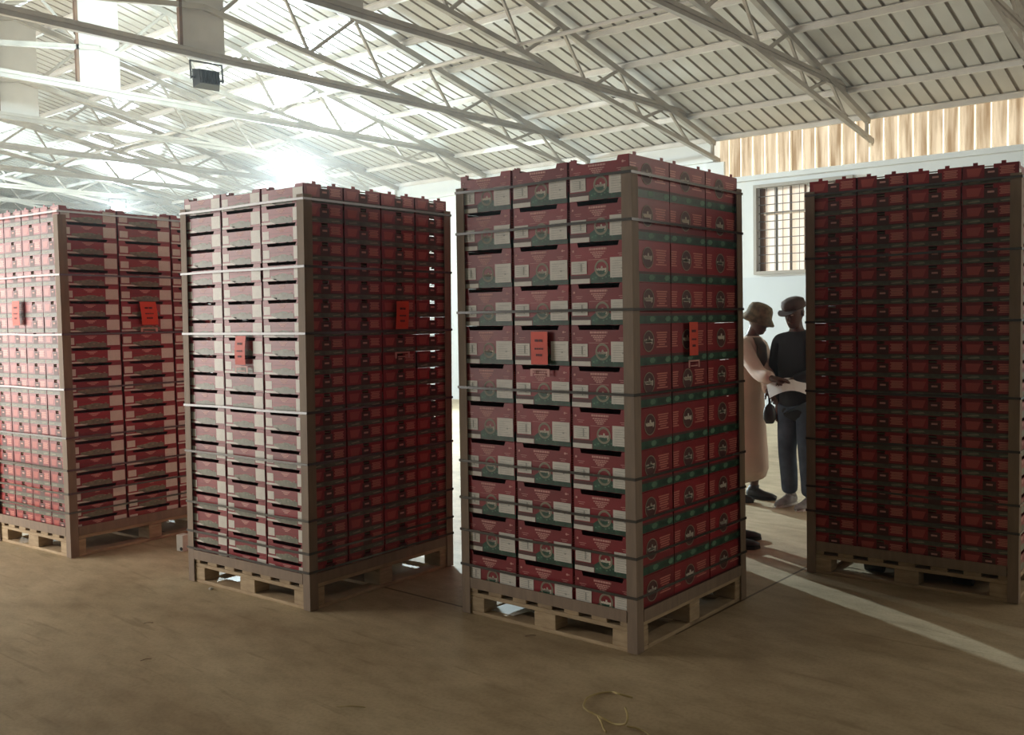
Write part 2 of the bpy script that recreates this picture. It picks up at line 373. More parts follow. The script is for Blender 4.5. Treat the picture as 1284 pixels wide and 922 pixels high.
# trusses
def zt(a): return roof_z(a) - 0.115
def zb(a): return (4.03 + 0.152 * (13.3 - a)) if a >= A_RIDGE else (4.03 + 0.152 * (a + 1.5))
def truss():
    root = empty('roof_truss')
    X = Vector((1, 0, 0))
    P = lambda a, z: Vector((0, a, z))
    m = MB()
    for sgn in (1, -1):
        g = lambda a: a if sgn == 1 else 2 * A_RIDGE - a
        m2 = MB()
        m2.bar(P(g(13.05), zt(13.05)), P(g(5.9), zt(5.9)), 0.07, 0.075, 'steel', side=X)
        m2.build('top_chord', root)
        m2 = MB()
        m2.bar(P(g(13.25 if sgn == 1 else 13.0), zb(13.25)), P(g(5.9), zb(5.9)), 0.06, 0.06, 'steel', side=X)
        m2.bar(P(g(13.0), zt(13.0)), P(g(13.0), zb(13.05)), 0.04, 0.04, 'steel', side=X)
        m2.build('bottom_chord', root)
        tops = [11.70, 10.48, 9.26, 8.04, 6.82]; bots = [12.32, 11.05, 9.82, 8.55, 7.32, 6.10]
        for k, t in enumerate(tops):
            for bt, wd in ((bots[k], 0.032), (bots[k + 1], 0.038)):
                q = MB(); q.bar(P(g(t), zt(t)), P(g(bt), zb(bt)), wd, wd, 'steel', side=X); q.build('web_bar', root)
    q = MB()
    ty0, ty1 = 2 * A_RIDGE - 12.25, 12.25
    q.bar(P(ty0, TIE_Z + 0.022), P(ty1, TIE_Z + 0.022), 0.075, 0.045, 'steel', side=X)
    q.bar(P(ty0, TIE_Z - 0.028), P(ty1, TIE_Z - 0.028), 0.030, 0.055, 'steel', side=X)
    q.bar(P(ty0, TIE_Z - 0.052), P(ty1, TIE_Z - 0.052), 0.060, 0.008, 'steel', side=X)
    q.build('tie_beam', root)
    q = MB(); q.box((-0.05, 5.63, TIE_Z + 0.045), (-0.02, 6.17, 6.0), 'panel'); q.box((-0.022, 5.60, TIE_Z + 0.045), (0.03, 5.635, 6.0), 'rust')
    q.build('centre_panel', root)
    return root
tnames = {1: 'steel roof truss cut by the top right corner of the photo', 0: 'steel roof truss landing on the wall above the right-hand stack',
          -1: 'steel roof truss landing on the wall pier beside the barred window', -2: 'steel roof truss with the black floodlight under its grey centre panel'}
T0 = truss(); first = True
for k in range(1, -13, -1):
    t = T0 if first else copy_tree(T0); first = False
    p = U * (B0 + SP * k); t.location = p; t.rotation_euler = (0, 0, PSI)
    if k >= -2: lab = tnames[k]
    elif k == -4: lab = 'bright steel roof truss carrying the nearer lit floodlight'
    elif k == -7: lab = 'bright steel roof truss carrying the farther lit floodlight'
    else: lab = 'pale steel roof truss, %s one beyond the truss with the black floodlight' % ORD[-2 - k]
    tag(t, lab, 'truss', 'roof trusses')
# long runner tubes tying the bottom chords together
for a, lab in ((8.45, 'long pale runner tube joining truss bottom chords, right of the centre panels'), (3.35, 'long pale runner tube joining truss bottom chords, left of the centre panels'),
               (11.05, 'long thin runner tube joining truss bottom chords close to the back wall')):
    if a > 11: continue
    q = MB(); q.tube([AB(a, B_FAR + .03, zb(a) + 0.055), AB(a, B_NEAR - .03, zb(a) + 0.055)], 0.024, 'purlin', 10)
    tag(q.build('runner_tube', smooth=True), lab, 'beam', 'runner tubes')

# floodlights
def floodlight(lit):
    r = empty('floodlight')
    q = MB(); q.hexa([(-0.15, -0.03, -0.11), (0.15, -0.03, -0.11), (0.11, 0.09, -0.08), (-0.11, 0.09, -0.08), (-0.15, -0.03, 0.11), (0.15, -0.03, 0.11), (0.11, 0.09, 0.08), (-0.11, 0.09, 0.08)], 'black')
    for k in range(7): q.box((-0.10 + k * 0.033 - 0.004, 0.085, -0.07), (-0.10 + k * 0.033 + 0.004, 0.12, 0.07), 'black')
    bevel(q.build('housing', r), 0.006, 2)
    q = MB(); q.box((-0.135, -0.034, -0.095), (0.135, -0.0305, 0.095), 'lampglass' if lit else 'lensoff'); q.build('lens', r)
    q = MB(); q.box((-0.185, 0.0, -0.02), (-0.175, 0.03, 0.19), 'black'); q.box((0.175, 0.0, -0.02), (0.185, 0.03, 0.19), 'black'); q.box((-0.185, 0.0, 0.18), (0.185, 0.03, 0.19), 'black')
    q.box((-0.185, 0.005, -0.01), (-0.14, 0.02, 0.01), 'black'); q.box((0.14, 0.005, -0.01), (0.185, 0.02, 0.01), 'black')
    q.build('bracket', r); return r
def aim(o, loc, target, roll=0.0):
    d = (Vector(target) - Vector(loc)).normalized(); o.location = loc
    o.rotation_euler = (d.to_track_quat('-Y', 'Z')).to_euler()
fo = floodlight(True); fl_loc = AB(5.92, B0 - 2 * SP, TIE_Z - 0.27); aim(fo, fl_loc, AB(6.9, -16, 3.7))
tag(fo, 'black floodlight seen from behind, hanging under the grey centre panel', 'lamp')
dd = (AB(6.9, -16, 3.7) - fl_loc).normalized()
lamp('floodlight_beam', 'SPOT', fl_loc + dd * 0.06, fl_loc + dd * 5 + Vector((0, 0, .6)), 620, (0.70, 0.92, 1.0), spot_size=math.radians(172), spot_blend=0.5, shadow_soft_size=0.09)
fo2 = floodlight(True); l2 = AB(5.92, B0 - 6 * SP - 0.25, TIE_Z + 0.35); t2 = AB(6.2, -34, 3.6); aim(fo2, l2, t2)  # added lamp, kept out of view, to brighten the far ceiling
tag(fo2, 'unseen floodlight added behind a far centre panel to brighten the ceiling beyond', 'lamp')
d2 = (t2 - l2).normalized(); lamp('floodlight_beam', 'SPOT', l2 + d2 * 0.06, t2, 2600, (0.72, 0.93, 1.0), spot_size=math.radians(172), spot_blend=0.5, shadow_soft_size=0.09)  # beam of the added lamp
for i in (0, 1):
    loc = AB(LAMP_A[i], LAMP_B[i], LAMP_Z); tgt = Vector((0.0, 4.0, 0.4))
    g = floodlight(True); aim(g, loc, tgt)
    tag(g, ('lit white floodlight glaring above the corner of the second stack', 'lit white floodlight glaring above the leftmost stack')[i], 'lamp', 'lit floodlights')
    d = (tgt - loc).normalized()
    lamp('floodlight_beam', 'SPOT', loc + d * 0.06, tgt, (8000, 3600)[i], (0.76, 0.94, 1.0), spot_size=math.radians(140), spot_blend=0.8, shadow_soft_size=0.09)

# ------------------------------------------------------------------ cartons
def ribbon(mb, fn, pts, wd, m):
    for (x0, z0), (x1, z1) in zip(pts, pts[1:]):
        dx, dz = x1 - x0, z1 - z0; l = math.hypot(dx, dz) or 1; nx, nz = -dz / l * wd / 2, dx / l * wd / 2
        ex, ez = dx / l * wd * .3, dz / l * wd * .3
        mb.poly([fn(x0 - ex - nx, z0 - ez - nz), fn(x1 + ex - nx, z1 + ez - nz), fn(x1 + ex + nx, z1 + ez + nz), fn(x0 - ex + nx, z0 - ez + nz)], m)
def ring(mb, fn, cx, cz, r, wd, m, n=24):
    for k in range(n):
        a, b = 2 * PI * k / n, 2 * PI * (k + 1) / n
        mb.poly([fn(cx + (r - wd) * math.cos(a), cz + (r - wd) * math.sin(a)), fn(cx + r * math.cos(a), cz + r * math.sin(a)),
                 fn(cx + r * math.cos(b), cz + r * math.sin(b)), fn(cx + (r - wd) * math.cos(b), cz + (r - wd) * math.sin(b))], m)
def disc(mb, fn, cx, cz, rx, rz, m, n=20, a0=0, a1=2 * PI):
    mb.poly([fn(cx + rx * math.cos(a0 + (a1 - a0) * k / n), cz + rz * math.sin(a0 + (a1 - a0) * k / n)) for k in range(n + (0 if a1 - a0 > 6.2 else 1))], m)
def rect(mb, fn, x0, x1, z0, z1, m): mb.poly([fn(x0, z0), fn(x1, z0), fn(x1, z1), fn(x0, z1)], m)
# the wordmark in the roundel: joined brush letters with one tall middle stroke
WM = [[(0, .5), (.03, .1), (.09, .35), (.14, .08), (.20, .55)], [(.34, .42), (.27, .42), (.24, .2), (.30, .08), (.36, .2), (.36, .45), (.38, .1)],
      [(.44, .1), (.46, .55), (.50, 1.0), (.53, .85), (.47, .45), (.50, .1), (.55, .1)], [(.58, .95), (.58, .1), (.66, .1), (.70, .3), (.65, .48), (.59, .38)],
      [(.76, .5), (.78, .18), (.86, .18), (.88, .5)], [(.95, .55), (.94, -.1), (.86, -.3)]]
def wordmark(mb, fn, cx, cz, w, h, m):
    for st in WM: ribbon(mb, fn, [(cx - w / 2 + x * w, cz - h * .35 + z * h) for x, z in st], h * .24, m)

def carton(a, b, h, big, tabs):
    """open tray carton; printed end face at y=0 (facing -Y), printed side faces at x=0 and x=a."""
    mb = MB(); T = 0.004
    nd = 0.11 * h if big else 0.17 * h
    L0, R0 = 0.14 * a, 0.80 * a
    s = 0.02 * a
    # end walls (y=0 and y=b) with the hand notch at the top and finger slots at the foot
    fz = 0.045 * h if big else 0.085 * h
    out = [(0, 0), (0.34 * a, 0), (0.34 * a, fz), (0.40 * a, fz), (0.40 * a, 0), (0.58 * a, 0), (0.58 * a, fz), (0.64 * a, fz), (0.64 * a, 0), (a, 0), (a, h), (R0 + s, h), (R0, h - nd), (L0, h - nd), (L0 - s, h), (0, h)]
    mb.prism(out, 0.0, T, 'red', lambda x, z, d: (x, d, z))
    mb.prism(out, b - T, b, 'red', lambda x, z, d: (x, d, z))
    if big: so = [(0, 0), (b, 0), (b, h), (0, h)]
    else: so = [(0, 0), (b, 0), (b, h), (0.60 * b, h), (0.60 * b, h - 0.19 * h), (0.44 * b, h - 0.19 * h), (0.44 * b, h), (0, h)]
    mb.prism(so, 0.0, T, 'red', lambda y, z, d: (d, y, z))
    mb.prism(so, a - T, a, 'red', lambda y, z, d: (d, y, z))
    mb.box((T, T, 0.006), (a - T, b - T, 0.010), 'kraft')
    for (x0, x1) in ((T, 0.07 * a), (0.93 * a, a - T)):   # corner ledges that carry the tray above
        mb.box((x0, T, h - 0.012), (x1, b - T, h - 0.008), 'kraft')
    if tabs:
        for y in ((0.22, 0.72) if not big else (0.10, 0.78)):
            for x0 in (0, a - T): mb.box((x0, y * b, h), (x0 + T, y * b + 0.024, h + 0.014), 'red')
    e = 0.0007
    A = lambda u, v: (u * a, -e, v * h)
    Am = lambda x, z: (x, -2 * e, z)
    if big:
        rect(mb, A, 0, 0.34, 0.12, 0.21, 'maroon'); rect(mb, A, 0.002, 0.33, 0.008, 0.125, 'white')
        mb.poly([A(0.34, 0.21), A(0.34, 0.05), A(0.998, 0.05), A(0.998, 0.115), A(0.78, 0.13), A(0.72, 0.22), A(0.64, 0.30), A(0.53, 0.34), A(0.42, 0.30)], 'green')
        rect(mb, A, 0.34, 0.998, 0.008, 0.048, 'green')
        for k in range(7): rect(mb, Am if 0 else (lambda u, v: (u * a, -1.6 * e, v * h)), 0.37 + k * 0.055, 0.395 + k * 0.055, 0.10 + 0.03 * (k % 3), 0.13 + 0.03 * (k % 3), 'greenlite')
        ring(mb, Am, 0.53 * a, 0.36 * h, 0.115 * a, 0.006, 'olivelite'); ring(mb, Am, 0.53 * a, 0.36 * h, 0.095 * a, 0.003, 'olivelite')
        wordmark(mb, Am, 0.53 * a, 0.34 * h, 0.165 * a, 0.10 * h, 'cream'); rect(mb, A, 0.46, 0.60, 0.30, 0.335, 'cream')
        B2 = lambda u, v: (u * a, -3 * e, v * h)
        rect(mb, B2, 0.675, 0.985, 0.125, 0.61, 'white'); rect(mb, B2, 0.02, 0.285, 0.235, 0.55, 'white')
        B3 = lambda u, v: (u * a, -4 * e, v * h)
        for k in range(5): rect(mb, B3, 0.05, 0.25 - 0.03 * (k % 2), 0.29 + k * 0.05, 0.30 + k * 0.05, 'labelink')
        rect(mb, B3, 0.18, 0.20, 0.30, 0.50, 'labelink')
        for k in range(7): rect(mb, B3, 0.71, 0.94 - 0.05 * (k % 3), 0.17 + k * 0.058, 0.178 + k * 0.058, 'labelink')
        rect(mb, B3, 0.86, 0.89, 0.32, 0.36, 'labelink')
        for v, ww, t in ((0.83, 0.145, 0.05), (0.755, 0.125, 0.028), (0.71, 0.095, 0.03), (0.665, 0.075, 0.028), (0.625, 0.05, 0.024), (0.575, 0.16, 0.010)):
            x = 0.47 - ww
            while x < 0.47 + ww - 0.004:
                l = 0.018 + 0.026 * ((x * 97) % 1) if v != 0.575 else 2 * ww
                rect(mb, A, x, min(x + l, 0.47 + ww), v - t / 2, v + t / 2, 'text'); x += l + 0.006
        disc(mb, Am, 0.055 * a, 0.80 * h, 0.018 * a, 0.03 * h, 'text', 10); disc(mb, Am, 0.90 * a, 0.84 * h, 0.02 * a, 0.03 * h, 'text', 10); rect(mb, A, 0.915, 0.945, 0.83, 0.85, 'text')
        for cx in (0.14, 0.86):
            rect(mb, A, cx - 0.06, cx + 0.06, 0.69, 0.702, 'text'); rect(mb, A, cx - 0.04, cx + 0.04, 0.645, 0.657, 'text')
    else:
        rect(mb, A, 0, 0.34, 0.02, 0.13, 'white')
        mb.poly([A(0.20, 0.17), A(0.34, 0.02), A(0.74, 0.02), A(0.74, 0.28), A(0.64, 0.31), A(0.56, 0.38), A(0.48, 0.40), A(0.38, 0.33), A(0.20, 0.28)], 'oliveveil')
        for k in range(6): rect(mb, Am if 0 else (lambda u, v: (u * a, -1.6 * e, v * h)), 0.26 + k * 0.08, 0.30 + k * 0.08, 0.22 + 0.05 * (k % 3), 0.28 + 0.05 * (k % 3), 'olivelite')
        rect(mb, A, 0.755, 0.985, 0.12, 0.80, 'white'); rect(mb, A, 0.02, 0.175, 0.22, 0.66, 'white')
        for v, ww in ((0.74, 0.10), (0.67, 0.07), (0.60, 0.04)): rect(mb, A, 0.47 - ww, 0.47 + ww, v - 0.022, v + 0.022, 'text')
        rect(mb, A, 0.2, 0.74, 0.5, 0.515, 'maroon')
    for sd in (0, 1):
        off = 0.0007
        def S(y, z, q=1.0, sd=sd):
            return (-off * q, (1 - y) * b if sd == 0 else 0, z * h) if False else None
        if sd == 0: Bf = lambda u, v: (-off, (1 - u) * b, v * h); Bm = lambda x, z: (-2 * off, b - x, z)
        else: Bf = lambda u, v: (a + off, u * b, v * h); Bm = lambda x, z: (a + 2 * off, x, z)
        if big:
            rect(mb, Bf, 0.0, 1.0, 0.02, 0.21, 'green')
            for k in range(5):
                mb.poly([Bm((0.04 + k * 0.2) * b, 0.12 * h), Bm((0.08 + k * 0.2) * b, 0.06 * h), Bm((0.15 + k * 0.2) * b, 0.07 * h), Bm((0.19 + k * 0.2) * b, 0.14 * h), Bm((0.14 + k * 0.2) * b, 0.20 * h), Bm((0.07 + k * 0.2) * b, 0.19 * h)], 'greenlite' if k % 2 == 0 else 'green')
            rect(mb, Bf, 0, 1, 0.21, 0.27, 'maroon')
            disc(mb, Bm, 0.42 * b, 0.60 * h, 0.125 * b, 0.235 * h, 'maroon', 24)
            for rr, wd in ((1.0, 0.05),):
                n = 24
                for k in range(n):
                    p, q = 2 * PI * k / n, 2 * PI * (k + 1) / n
                    B5 = (lambda x, z: (-3 * off, b - x, z)) if sd == 0 else (lambda x, z: (a + 3 * off, x, z))
                    mb.poly([B5(0.42 * b + 0.128 * b * math.cos(p), 0.60 * h + 0.24 * h * math.sin(p)), B5(0.42 * b + 0.14 * b * math.cos(p), 0.60 * h + 0.26 * h * math.sin(p)),
                             B5(0.42 * b + 0.14 * b * math.cos(q), 0.60 * h + 0.26 * h * math.sin(q)), B5(0.42 * b + 0.128 * b * math.cos(q), 0.60 * h + 0.24 * h * math.sin(q))], 'olivelite')
            B5 = (lambda x, z: (-3 * off, b - x, z)) if sd == 0 else (lambda x, z: (a + 3 * off, x, z))
            wordmark(mb, B5, 0.42 * b, 0.62 * h, 0.20 * b, 0.13 * h, 'cream'); mb.poly([B5(0.34 * b, 0.56 * h), B5(0.51 * b, 0.56 * h), B5(0.50 * b, 0.61 * h), B5(0.35 * b, 0.61 * h)], 'cream')
            for k in range(7):
                v = 0.80 - k * 0.058; ww = (0.14, 0.12, 0.13, 0.10, 0.12, 0.08, 0.14)[k]
                rect(mb, Bf, 0.76 - ww, 0.76 + ww, v - 0.016, v + 0.016, 'redlite'); rect(mb, Bf, 0.08 - min(ww, .07), 0.08 + ww * .6, v - 0.016, v + 0.016, 'redlite')
        else:
            rect(mb, Bf, 0.02, 0.98, 0.03, 0.27, 'olive'); rect(mb, Bf, 0.0, 1.0, 0.27, 0.33, 'maroon')
            for (x0, x1) in ((0.10, 0.34), (0.68, 0.92)): mb.poly([Bm(x0 * b, 0.15 * h), Bm((x0 + .03) * b, 0.10 * h), Bm(x1 * b, 0.13 * h), Bm((x1 - .03) * b, 0.21 * h)], 'olivelite')
            rect(mb, Bf, 0.40, 0.64, 0.33, 0.79, 'maroon'); rect(mb, lambda u, v: Bm(u * b, v * h), 0.46, 0.58, 0.56, 0.66, 'text')
            for k in range(5): rect(mb, Bf, 0.67 + 0.02 * (k % 2), 0.93 - 0.02 * (k % 2), 0.80 - k * 0.085, 0.86 - k * 0.085, 'redlite')
            mb.poly([Bf(0.10, 0.42), Bf(0.30, 0.42), Bf(0.36, 0.85), Bf(0.08, 0.85)], 'redmid')
    return mb

STK = {  # near corner M, direction to left corner, size, lean of the top
    3: dict(x=0.2387, y=4.3175, th=2.4898, H=2.350, w=1.1288, d=1.0814, sx=-0.002, sy=0.080, A='left', na=3, nb=3, nl=11, big=True,
            straps=(2.26, 2.04, 1.62, 1.22, .826, .63, .454, .268), nm='the third stack'),
    2: dict(x=-1.5015, y=5.0432, th=2.5285, H=2.330, w=1.1356, d=1.1258, sx=0.030, sy=-0.015, A='left', na=3, nb=4, nl=21, big=False,
            straps=(2.24, 1.88, 1.52, 1.09, .81, .50, .32, .215), nm='the second stack'),
    1: dict(x=-3.4805, y=6.2846, th=2.5544, H=2.385, w=1.030, d=1.235, sx=0.012, sy=-0.02, A='right', na=3, nb=4, nl=21, big=False,
            straps=(2.34, 1.92, 1.52, 1.15, .82, .60, .44, .31), nm='the leftmost stack'),
    4: dict(x=2.3406, y=5.0052, th=2.5183, H=2.385, w=1.1921, d=1.02, sx=-0.008, sy=-0.008, A='right', na=3, nb=4, nl=21, big=False,
            straps=(2.30, 1.92, 1.54, 1.12, .83, .54, .386), nm='the rightmost stack'),
}
STK[5] = dict(x=-0.055, y=6.06, th=2.4898, H=2.34, w=0.85, d=0.86, sx=0, sy=0, A='left', na=2, nb=3, nl=11, big=True, straps=(2.2, 1.6, 1.0, 0.5), nm='the unseen added stack')  # unseen stack, added to block lamp light and narrow the floor strip
DECK = 0.144
SIDEN = {'left': 'left face', 'right': 'right face'}
def build_pallet(s, S):
    w, d = s['w'] - 0.012, s['d'] - 0.012
    r = empty('pallet', S(0.006, 0.006, 0), s['th'])   # local x = e1 ; local y = -e2
    P = lambda i, j, z: (i, -j, z)
    def bx(nm, i0, i1, j0, j1, z0, z1):
        q = MB(); q.box((i0, -j1, z0), (i1, -j0, z1), 'wood'); bevel(q.build(nm, r), 0.003)
    # bottom boards run parallel to the 'left' face edge (w); top boards run along d
    for j in (0, (d - 0.1) / 2, d - 0.1): bx('bottom_board', 0, w, j, j + 0.1, 0.0, 0.02)
    for i in (0, w - 0.1): bx('bottom_board', i, i + 0.1, 0.1005, d - 0.1005, 0.0, 0.02)
    for i in (0, (w - 0.14) / 2, w - 0.14):
        for j in (0, (d - 0.1) / 2, d - 0.1): bx('block', i, i + 0.14, j, j + 0.1, 0.0205, 0.098)
    for j in (0, (d - 0.1) / 2, d - 0.1): bx('stringer_board', 0, w, j, j + 0.1, 0.0985, 0.12)
    n = 7; bw = 0.095
    for k in range(n):
        i = (w - bw) * k / (n - 1); bx('deck_board', i, i + bw, 0, d, 0.1205, DECK)
    return r
for si in (3, 2, 4, 1, 5):
    s = STK[si]
    e1 = Vector((math.cos(s['th']), math.sin(s['th']), 0)); e2 = Vector((math.cos(s['th'] - PI / 2), math.sin(s['th'] - PI / 2), 0))
    M0 = Vector((s['x'], s['y'], 0)); H = s['H']
    def S(i, j, z, M0=M0, e1=e1, e2=e2, s=s, H=H):
        k = max(0.0, (z - DECK) / (H - DECK)); return M0 + e1 * i + e2 * j + Vector((s['sx'] * k, s['sy'] * k, z))
    w, d = s['w'], s['d']
    pr = build_pallet(s, S)
    tag(pr, {3: 'wooden pallet under the large-carton stack in the middle', 2: 'wooden pallet under the stack glaring at its top corner, second from left',
             1: 'wooden pallet at the far left under the leftmost stack', 4: 'dim wooden pallet at the far right under the darkest stack', 5: 'wooden pallet of the unseen stack added behind the middle one to block light'}[si], 'pallet', 'stack pallets')
    IN = 0.010
    W2, D2 = w - 2 * IN, d - 2 * IN
    nl = s['nl']; ph = (H - DECK - 0.006) / nl
    gap = 0.005
    if s['A'] == 'left': ca, cb = W2 / s['na'], D2 / s['nb']
    else: ca, cb = D2 / s['na'], W2 / s['nb']
    if si == 3: me = {t: carton(ca - 0.014, cb - gap, ph - 0.0015, True, t).mesh('fruit_carton') for t in (0, 1)}
    else: me = {t: carton(ca - 0.011, cb - gap, ph - 0.001, False, t).mesh('fruit_tray') for t in (0, 1)}
    core = MB(); ncore = 0
    ga = 0.014 if si == 3 else 0.011
    for l in range(nl):
        top = l == nl - 1
        z = DECK + 0.004 + l * ph
        for ia in range(s['na']):
            for ib in range(s['nb']):
                # i index along e1 from M, j along e2 from M
                if s['A'] == 'left': i_idx, j_idx = ia, ib; onL, onR = ib == 0, ia == 0
                else: i_idx, j_idx = ib, ia; onL, onR = ib == 0 and False, ia == 0
                if s['A'] == 'right': onL, onR = (ia == 0), (ib == 0)
                # left face is j=0 side, right face is i=0 side
                si_, sj_ = (ca, cb) if s['A'] == 'left' else (cb, ca)
                i0 = IN + i_idx * si_; j0 = IN + j_idx * sj_
                vis = (j_idx == 0) or (i_idx == 0 and si != 4) or (top and si != 4 and False)
                if si == 5: vis = False
                if not vis:
                    g = 0.003
                    c8 = [S(i0 + g, j0 + g, z), S(i0 + si_ - g, j0 + g, z), S(i0 + si_ - g, j0 + sj_ - g, z), S(i0 + g, j0 + sj_ - g, z)]
                    c8 = c8 + [p + Vector((0, 0, ph - 0.002)) for p in c8]
                    core.hexa([c8[1], c8[0], c8[3], c8[2], c8[5], c8[4], c8[7], c8[6]], 'red'); continue
                jx, jy = random.uniform(-.0015, .0015), random.uniform(-.0015, .0015)
                big = si == 3
                if big and s['A'] == 'left' and j_idx == 2: jy += 0.002
                if s['A'] == 'left':   # local X = -e1, local Y = e2 ; origin at the L-side end of the box
                    org = S(i0 + si_ - ga / 2 + jx, j0 + gap / 2 + jy, z); rz = math.atan2(-e1.y, -e1.x)
                else:                  # local X = e2, local Y = e1
                    org = S(i0 + gap / 2 + jx, j0 + ga / 2 + jy, z); rz = math.atan2(e2.y, e2.x)
                o = bpy.data.objects.new('fruit_carton' if big else 'fruit_tray', me[1 if top else 0]); scene.collection.objects.link(o)
                o.location = org; o.rotation_euler = (0, 0, rz)
                tier = nl - l; tn = 'top tier' if tier == 1 else ('bottom tier' if tier == nl else ORD[tier] + ' tier down')
                kind = 'tall red carton' if big else 'low red tray'
                if j_idx == 0 and i_idx == 0:
                    where = 'near corner' if si != 4 else 'rightmost column'
                elif j_idx == 0:
                    nf = s['na'] if s['A'] == 'left' else s['nb']
                    if si == 4: where = '%s column from left' % ORD[nf - i_idx]
                    else: where = 'left face, %s column from left' % ORD[nf - i_idx]
                else: where = 'right face, %s column from left' % ORD[j_idx + 1]
                tag(o, '%s in %s, %s, %s' % (kind, s['nm'], tn, where), 'box', ('cartons in ' if big else 'trays in ') + s['nm'])
                # note: pasted labels on the front of the trays are part of the printed mesh
    co = core.build('packed_cartons'); tag(co, 'red cartons packed out of sight inside %s' % s['nm'], 'box', kind='stuff')
    # corner boards
    for (ci, cj, sa, sb, nm) in ((0, 0, 1, 1, 'near corner'), (w, 0, -1, 1, 'left corner'), (0, d, 1, -1, 'right corner'), (w, d, -1, -1, 'hidden far corner')):
        q = MB(); T = 0.005; LG = 0.052; nz = 6
        zs = [0.004 + (H - 0.065 - 0.004) * k / nz for k in range(nz + 1)]
        o1 = lambda i, j, z: S(ci + sa * i, cj + sb * j, z)
        for z0, z1 in zip(zs, zs[1:]):
            for (i0, i1, j0, j1) in ((-T, LG, -T, 0), (-T, 0, 0, LG)):
                pts = [o1(i0, j0, z0), o1(i1, j0, z0), o1(i1, j1, z0), o1(i0, j1, z0), o1(i0, j0, z1), o1(i1, j0, z1), o1(i1, j1, z1), o1(i0, j1, z1)]
                q.hexa(pts, 'board')
        o = q.build('corner_board')
        tag(o, 'brown cardboard corner board up the %s of %s' % (nm, s['nm']), 'edge board', 'corner boards')
    # base edge boards
    for nm, (i0, i1, j0, j1) in (('left', (0.055, w - 0.055, -0.005, 0.0)), ('right', (-0.005, 0.0, 0.055, d - 0.055))):
        if si == 4 and nm == 'right': continue
        q = MB(); zb0, zb1 = DECK + 0.001, DECK + (0.058 if si != 1 else 0.062)
        pts = [S(i0, j0, zb0), S(i1, j0, zb0), S(i1, j1, zb0), S(i0, j1, zb0)]; q.hexa(pts + [p + Vector((0, 0, zb1 - zb0)) for p in pts], 'board')
        fc = 'front' if si == 4 else nm
        tag(q.build('base_board'), 'flat brown edge board along the foot of the %s face of %s' % (fc, s['nm']), 'edge board', 'base edge boards')
    # straps
    for k, z in enumerate(s['straps']):
        q = MB(); O = 0.0085; t = 0.0012; hh = 0.0065
        sag = random.uniform(-.004, .004)
        cs = [(-O, -O), (w / 3, -O - .0), (2 * w / 3, -O), (w + O, -O), (w + O, d + O), (-O, d + O)]
        zz = [z, z + sag, z - sag, z + sag * .5, z, z]
        n = len(cs)
        for a in range(n):
            b = (a + 1) % n; (xa, ya), (xb, yb) = cs[a], cs[b]
            pa, pb = S(xa, ya, zz[a]), S(xb, yb, zz[b]); dv = (pb - pa).normalized()
            q.bar(pa - dv * t, pb + dv * t, t * 2, hh * 2, 'strap', side=Vector((0, 0, 1)).cross(dv))
        nn = len(s['straps'])
        pos = 'topmost' if k == 0 else ('lowest' if k == nn - 1 else ORD[k + 1] + ' from top')
        tag(q.build('packing_strap'), 'dark packing strap round %s, %s' % (s['nm'], pos), 'strap', 'packing straps')
    s['S'] = S

# orange cards and tape scraps hung on the stacks
def card(S, face, c, z, wd, ht, label, twist=0.0, fold=0.0):
    def P(x, zz, o=0.012):
        if face == 'left': return S(c - x, -o, zz)      # x grows to the right in the view
        return S(-o, c + x, zz)
    r = empty('orange_card', P(0, z)); r.rotation_euler = (0, 0, 0)
    q = MB(); n = 6
    for k in range(n):
        za, zb_ = z - ht / 2 + ht * k / n, z - ht / 2 + ht * (k + 1) / n
        oa = 0.012 + fold * math.sin(PI * k / n); ob = 0.012 + fold * math.sin(PI * (k + 1) / n)
        sa, sb = twist * (za - z), twist * (zb_ - z)
        q.hexa([P(-wd / 2 + sa, za, oa), P(wd / 2 + sa, za, oa), P(wd / 2 + sa, za, oa - .0015), P(-wd / 2 + sa, za, oa - .0015), P(-wd / 2 + sb, zb_, ob), P(wd / 2 + sb, zb_, ob), P(wd / 2 + sb, zb_, ob - .0015), P(-wd / 2 + sb, zb_, ob - .0015)], 'orange')
    o = q.build('card_sheet'); rel(o, r)
    q = MB()
    def off(zz): return 0.0128 + fold * math.sin(PI * (zz - z + ht / 2) / ht)
    for (v, ww, hh, parts) in ((0.23, 0.25, 0.075, 2), (-0.02, 0.27, 0.05, 4), (-0.21, 0.19, 0.07, 3)):
        for p in range(parts):
            x0 = -ww * wd + 2 * ww * wd * p / parts; x1 = x0 + 2 * ww * wd / parts * 0.84; zc = z + v * ht; sh = twist * v * ht
            oo = off(zc) + .001
            q.poly([P(x0 + sh, zc - hh * ht / 2, oo), P(x1 + sh, zc - hh * ht / 2, oo), P(x1 + sh, zc + hh * ht / 2, oo), P(x0 + sh, zc + hh * ht / 2, oo)], 'darkink')
    rel(q.build('printed_lines'), r)
    tag(r, label, 'sign', 'orange cards'); return r
s3, s2, s1, s4 = STK[3], STK[2], STK[1], STK[4]
card(s3['S'], 'left', 0.56, 1.435, 0.108, 0.165, 'bright orange card with dark print on the left face of the middle large-carton stack')
card(s3['S'], 'right', 0.535, 1.47, 0.085, 0.17, 'narrow orange-red card on the right face of the middle large-carton stack')
card(s2['S'], 'left', 0.56, 1.425, 0.095, 0.165, 'creased orange card on the left face of the second stack', 0.05, 0.006)
card(s2['S'], 'right', 0.70, 1.615, 0.10, 0.165, 'orange card with dark print on the right face of the second stack', 0.05, 0.004)
card(s1['S'], 'right', 0.615, 1.66, 0.125, 0.165, 'pinched red-orange card on the right face of the leftmost stack', -0.1, 0.006)
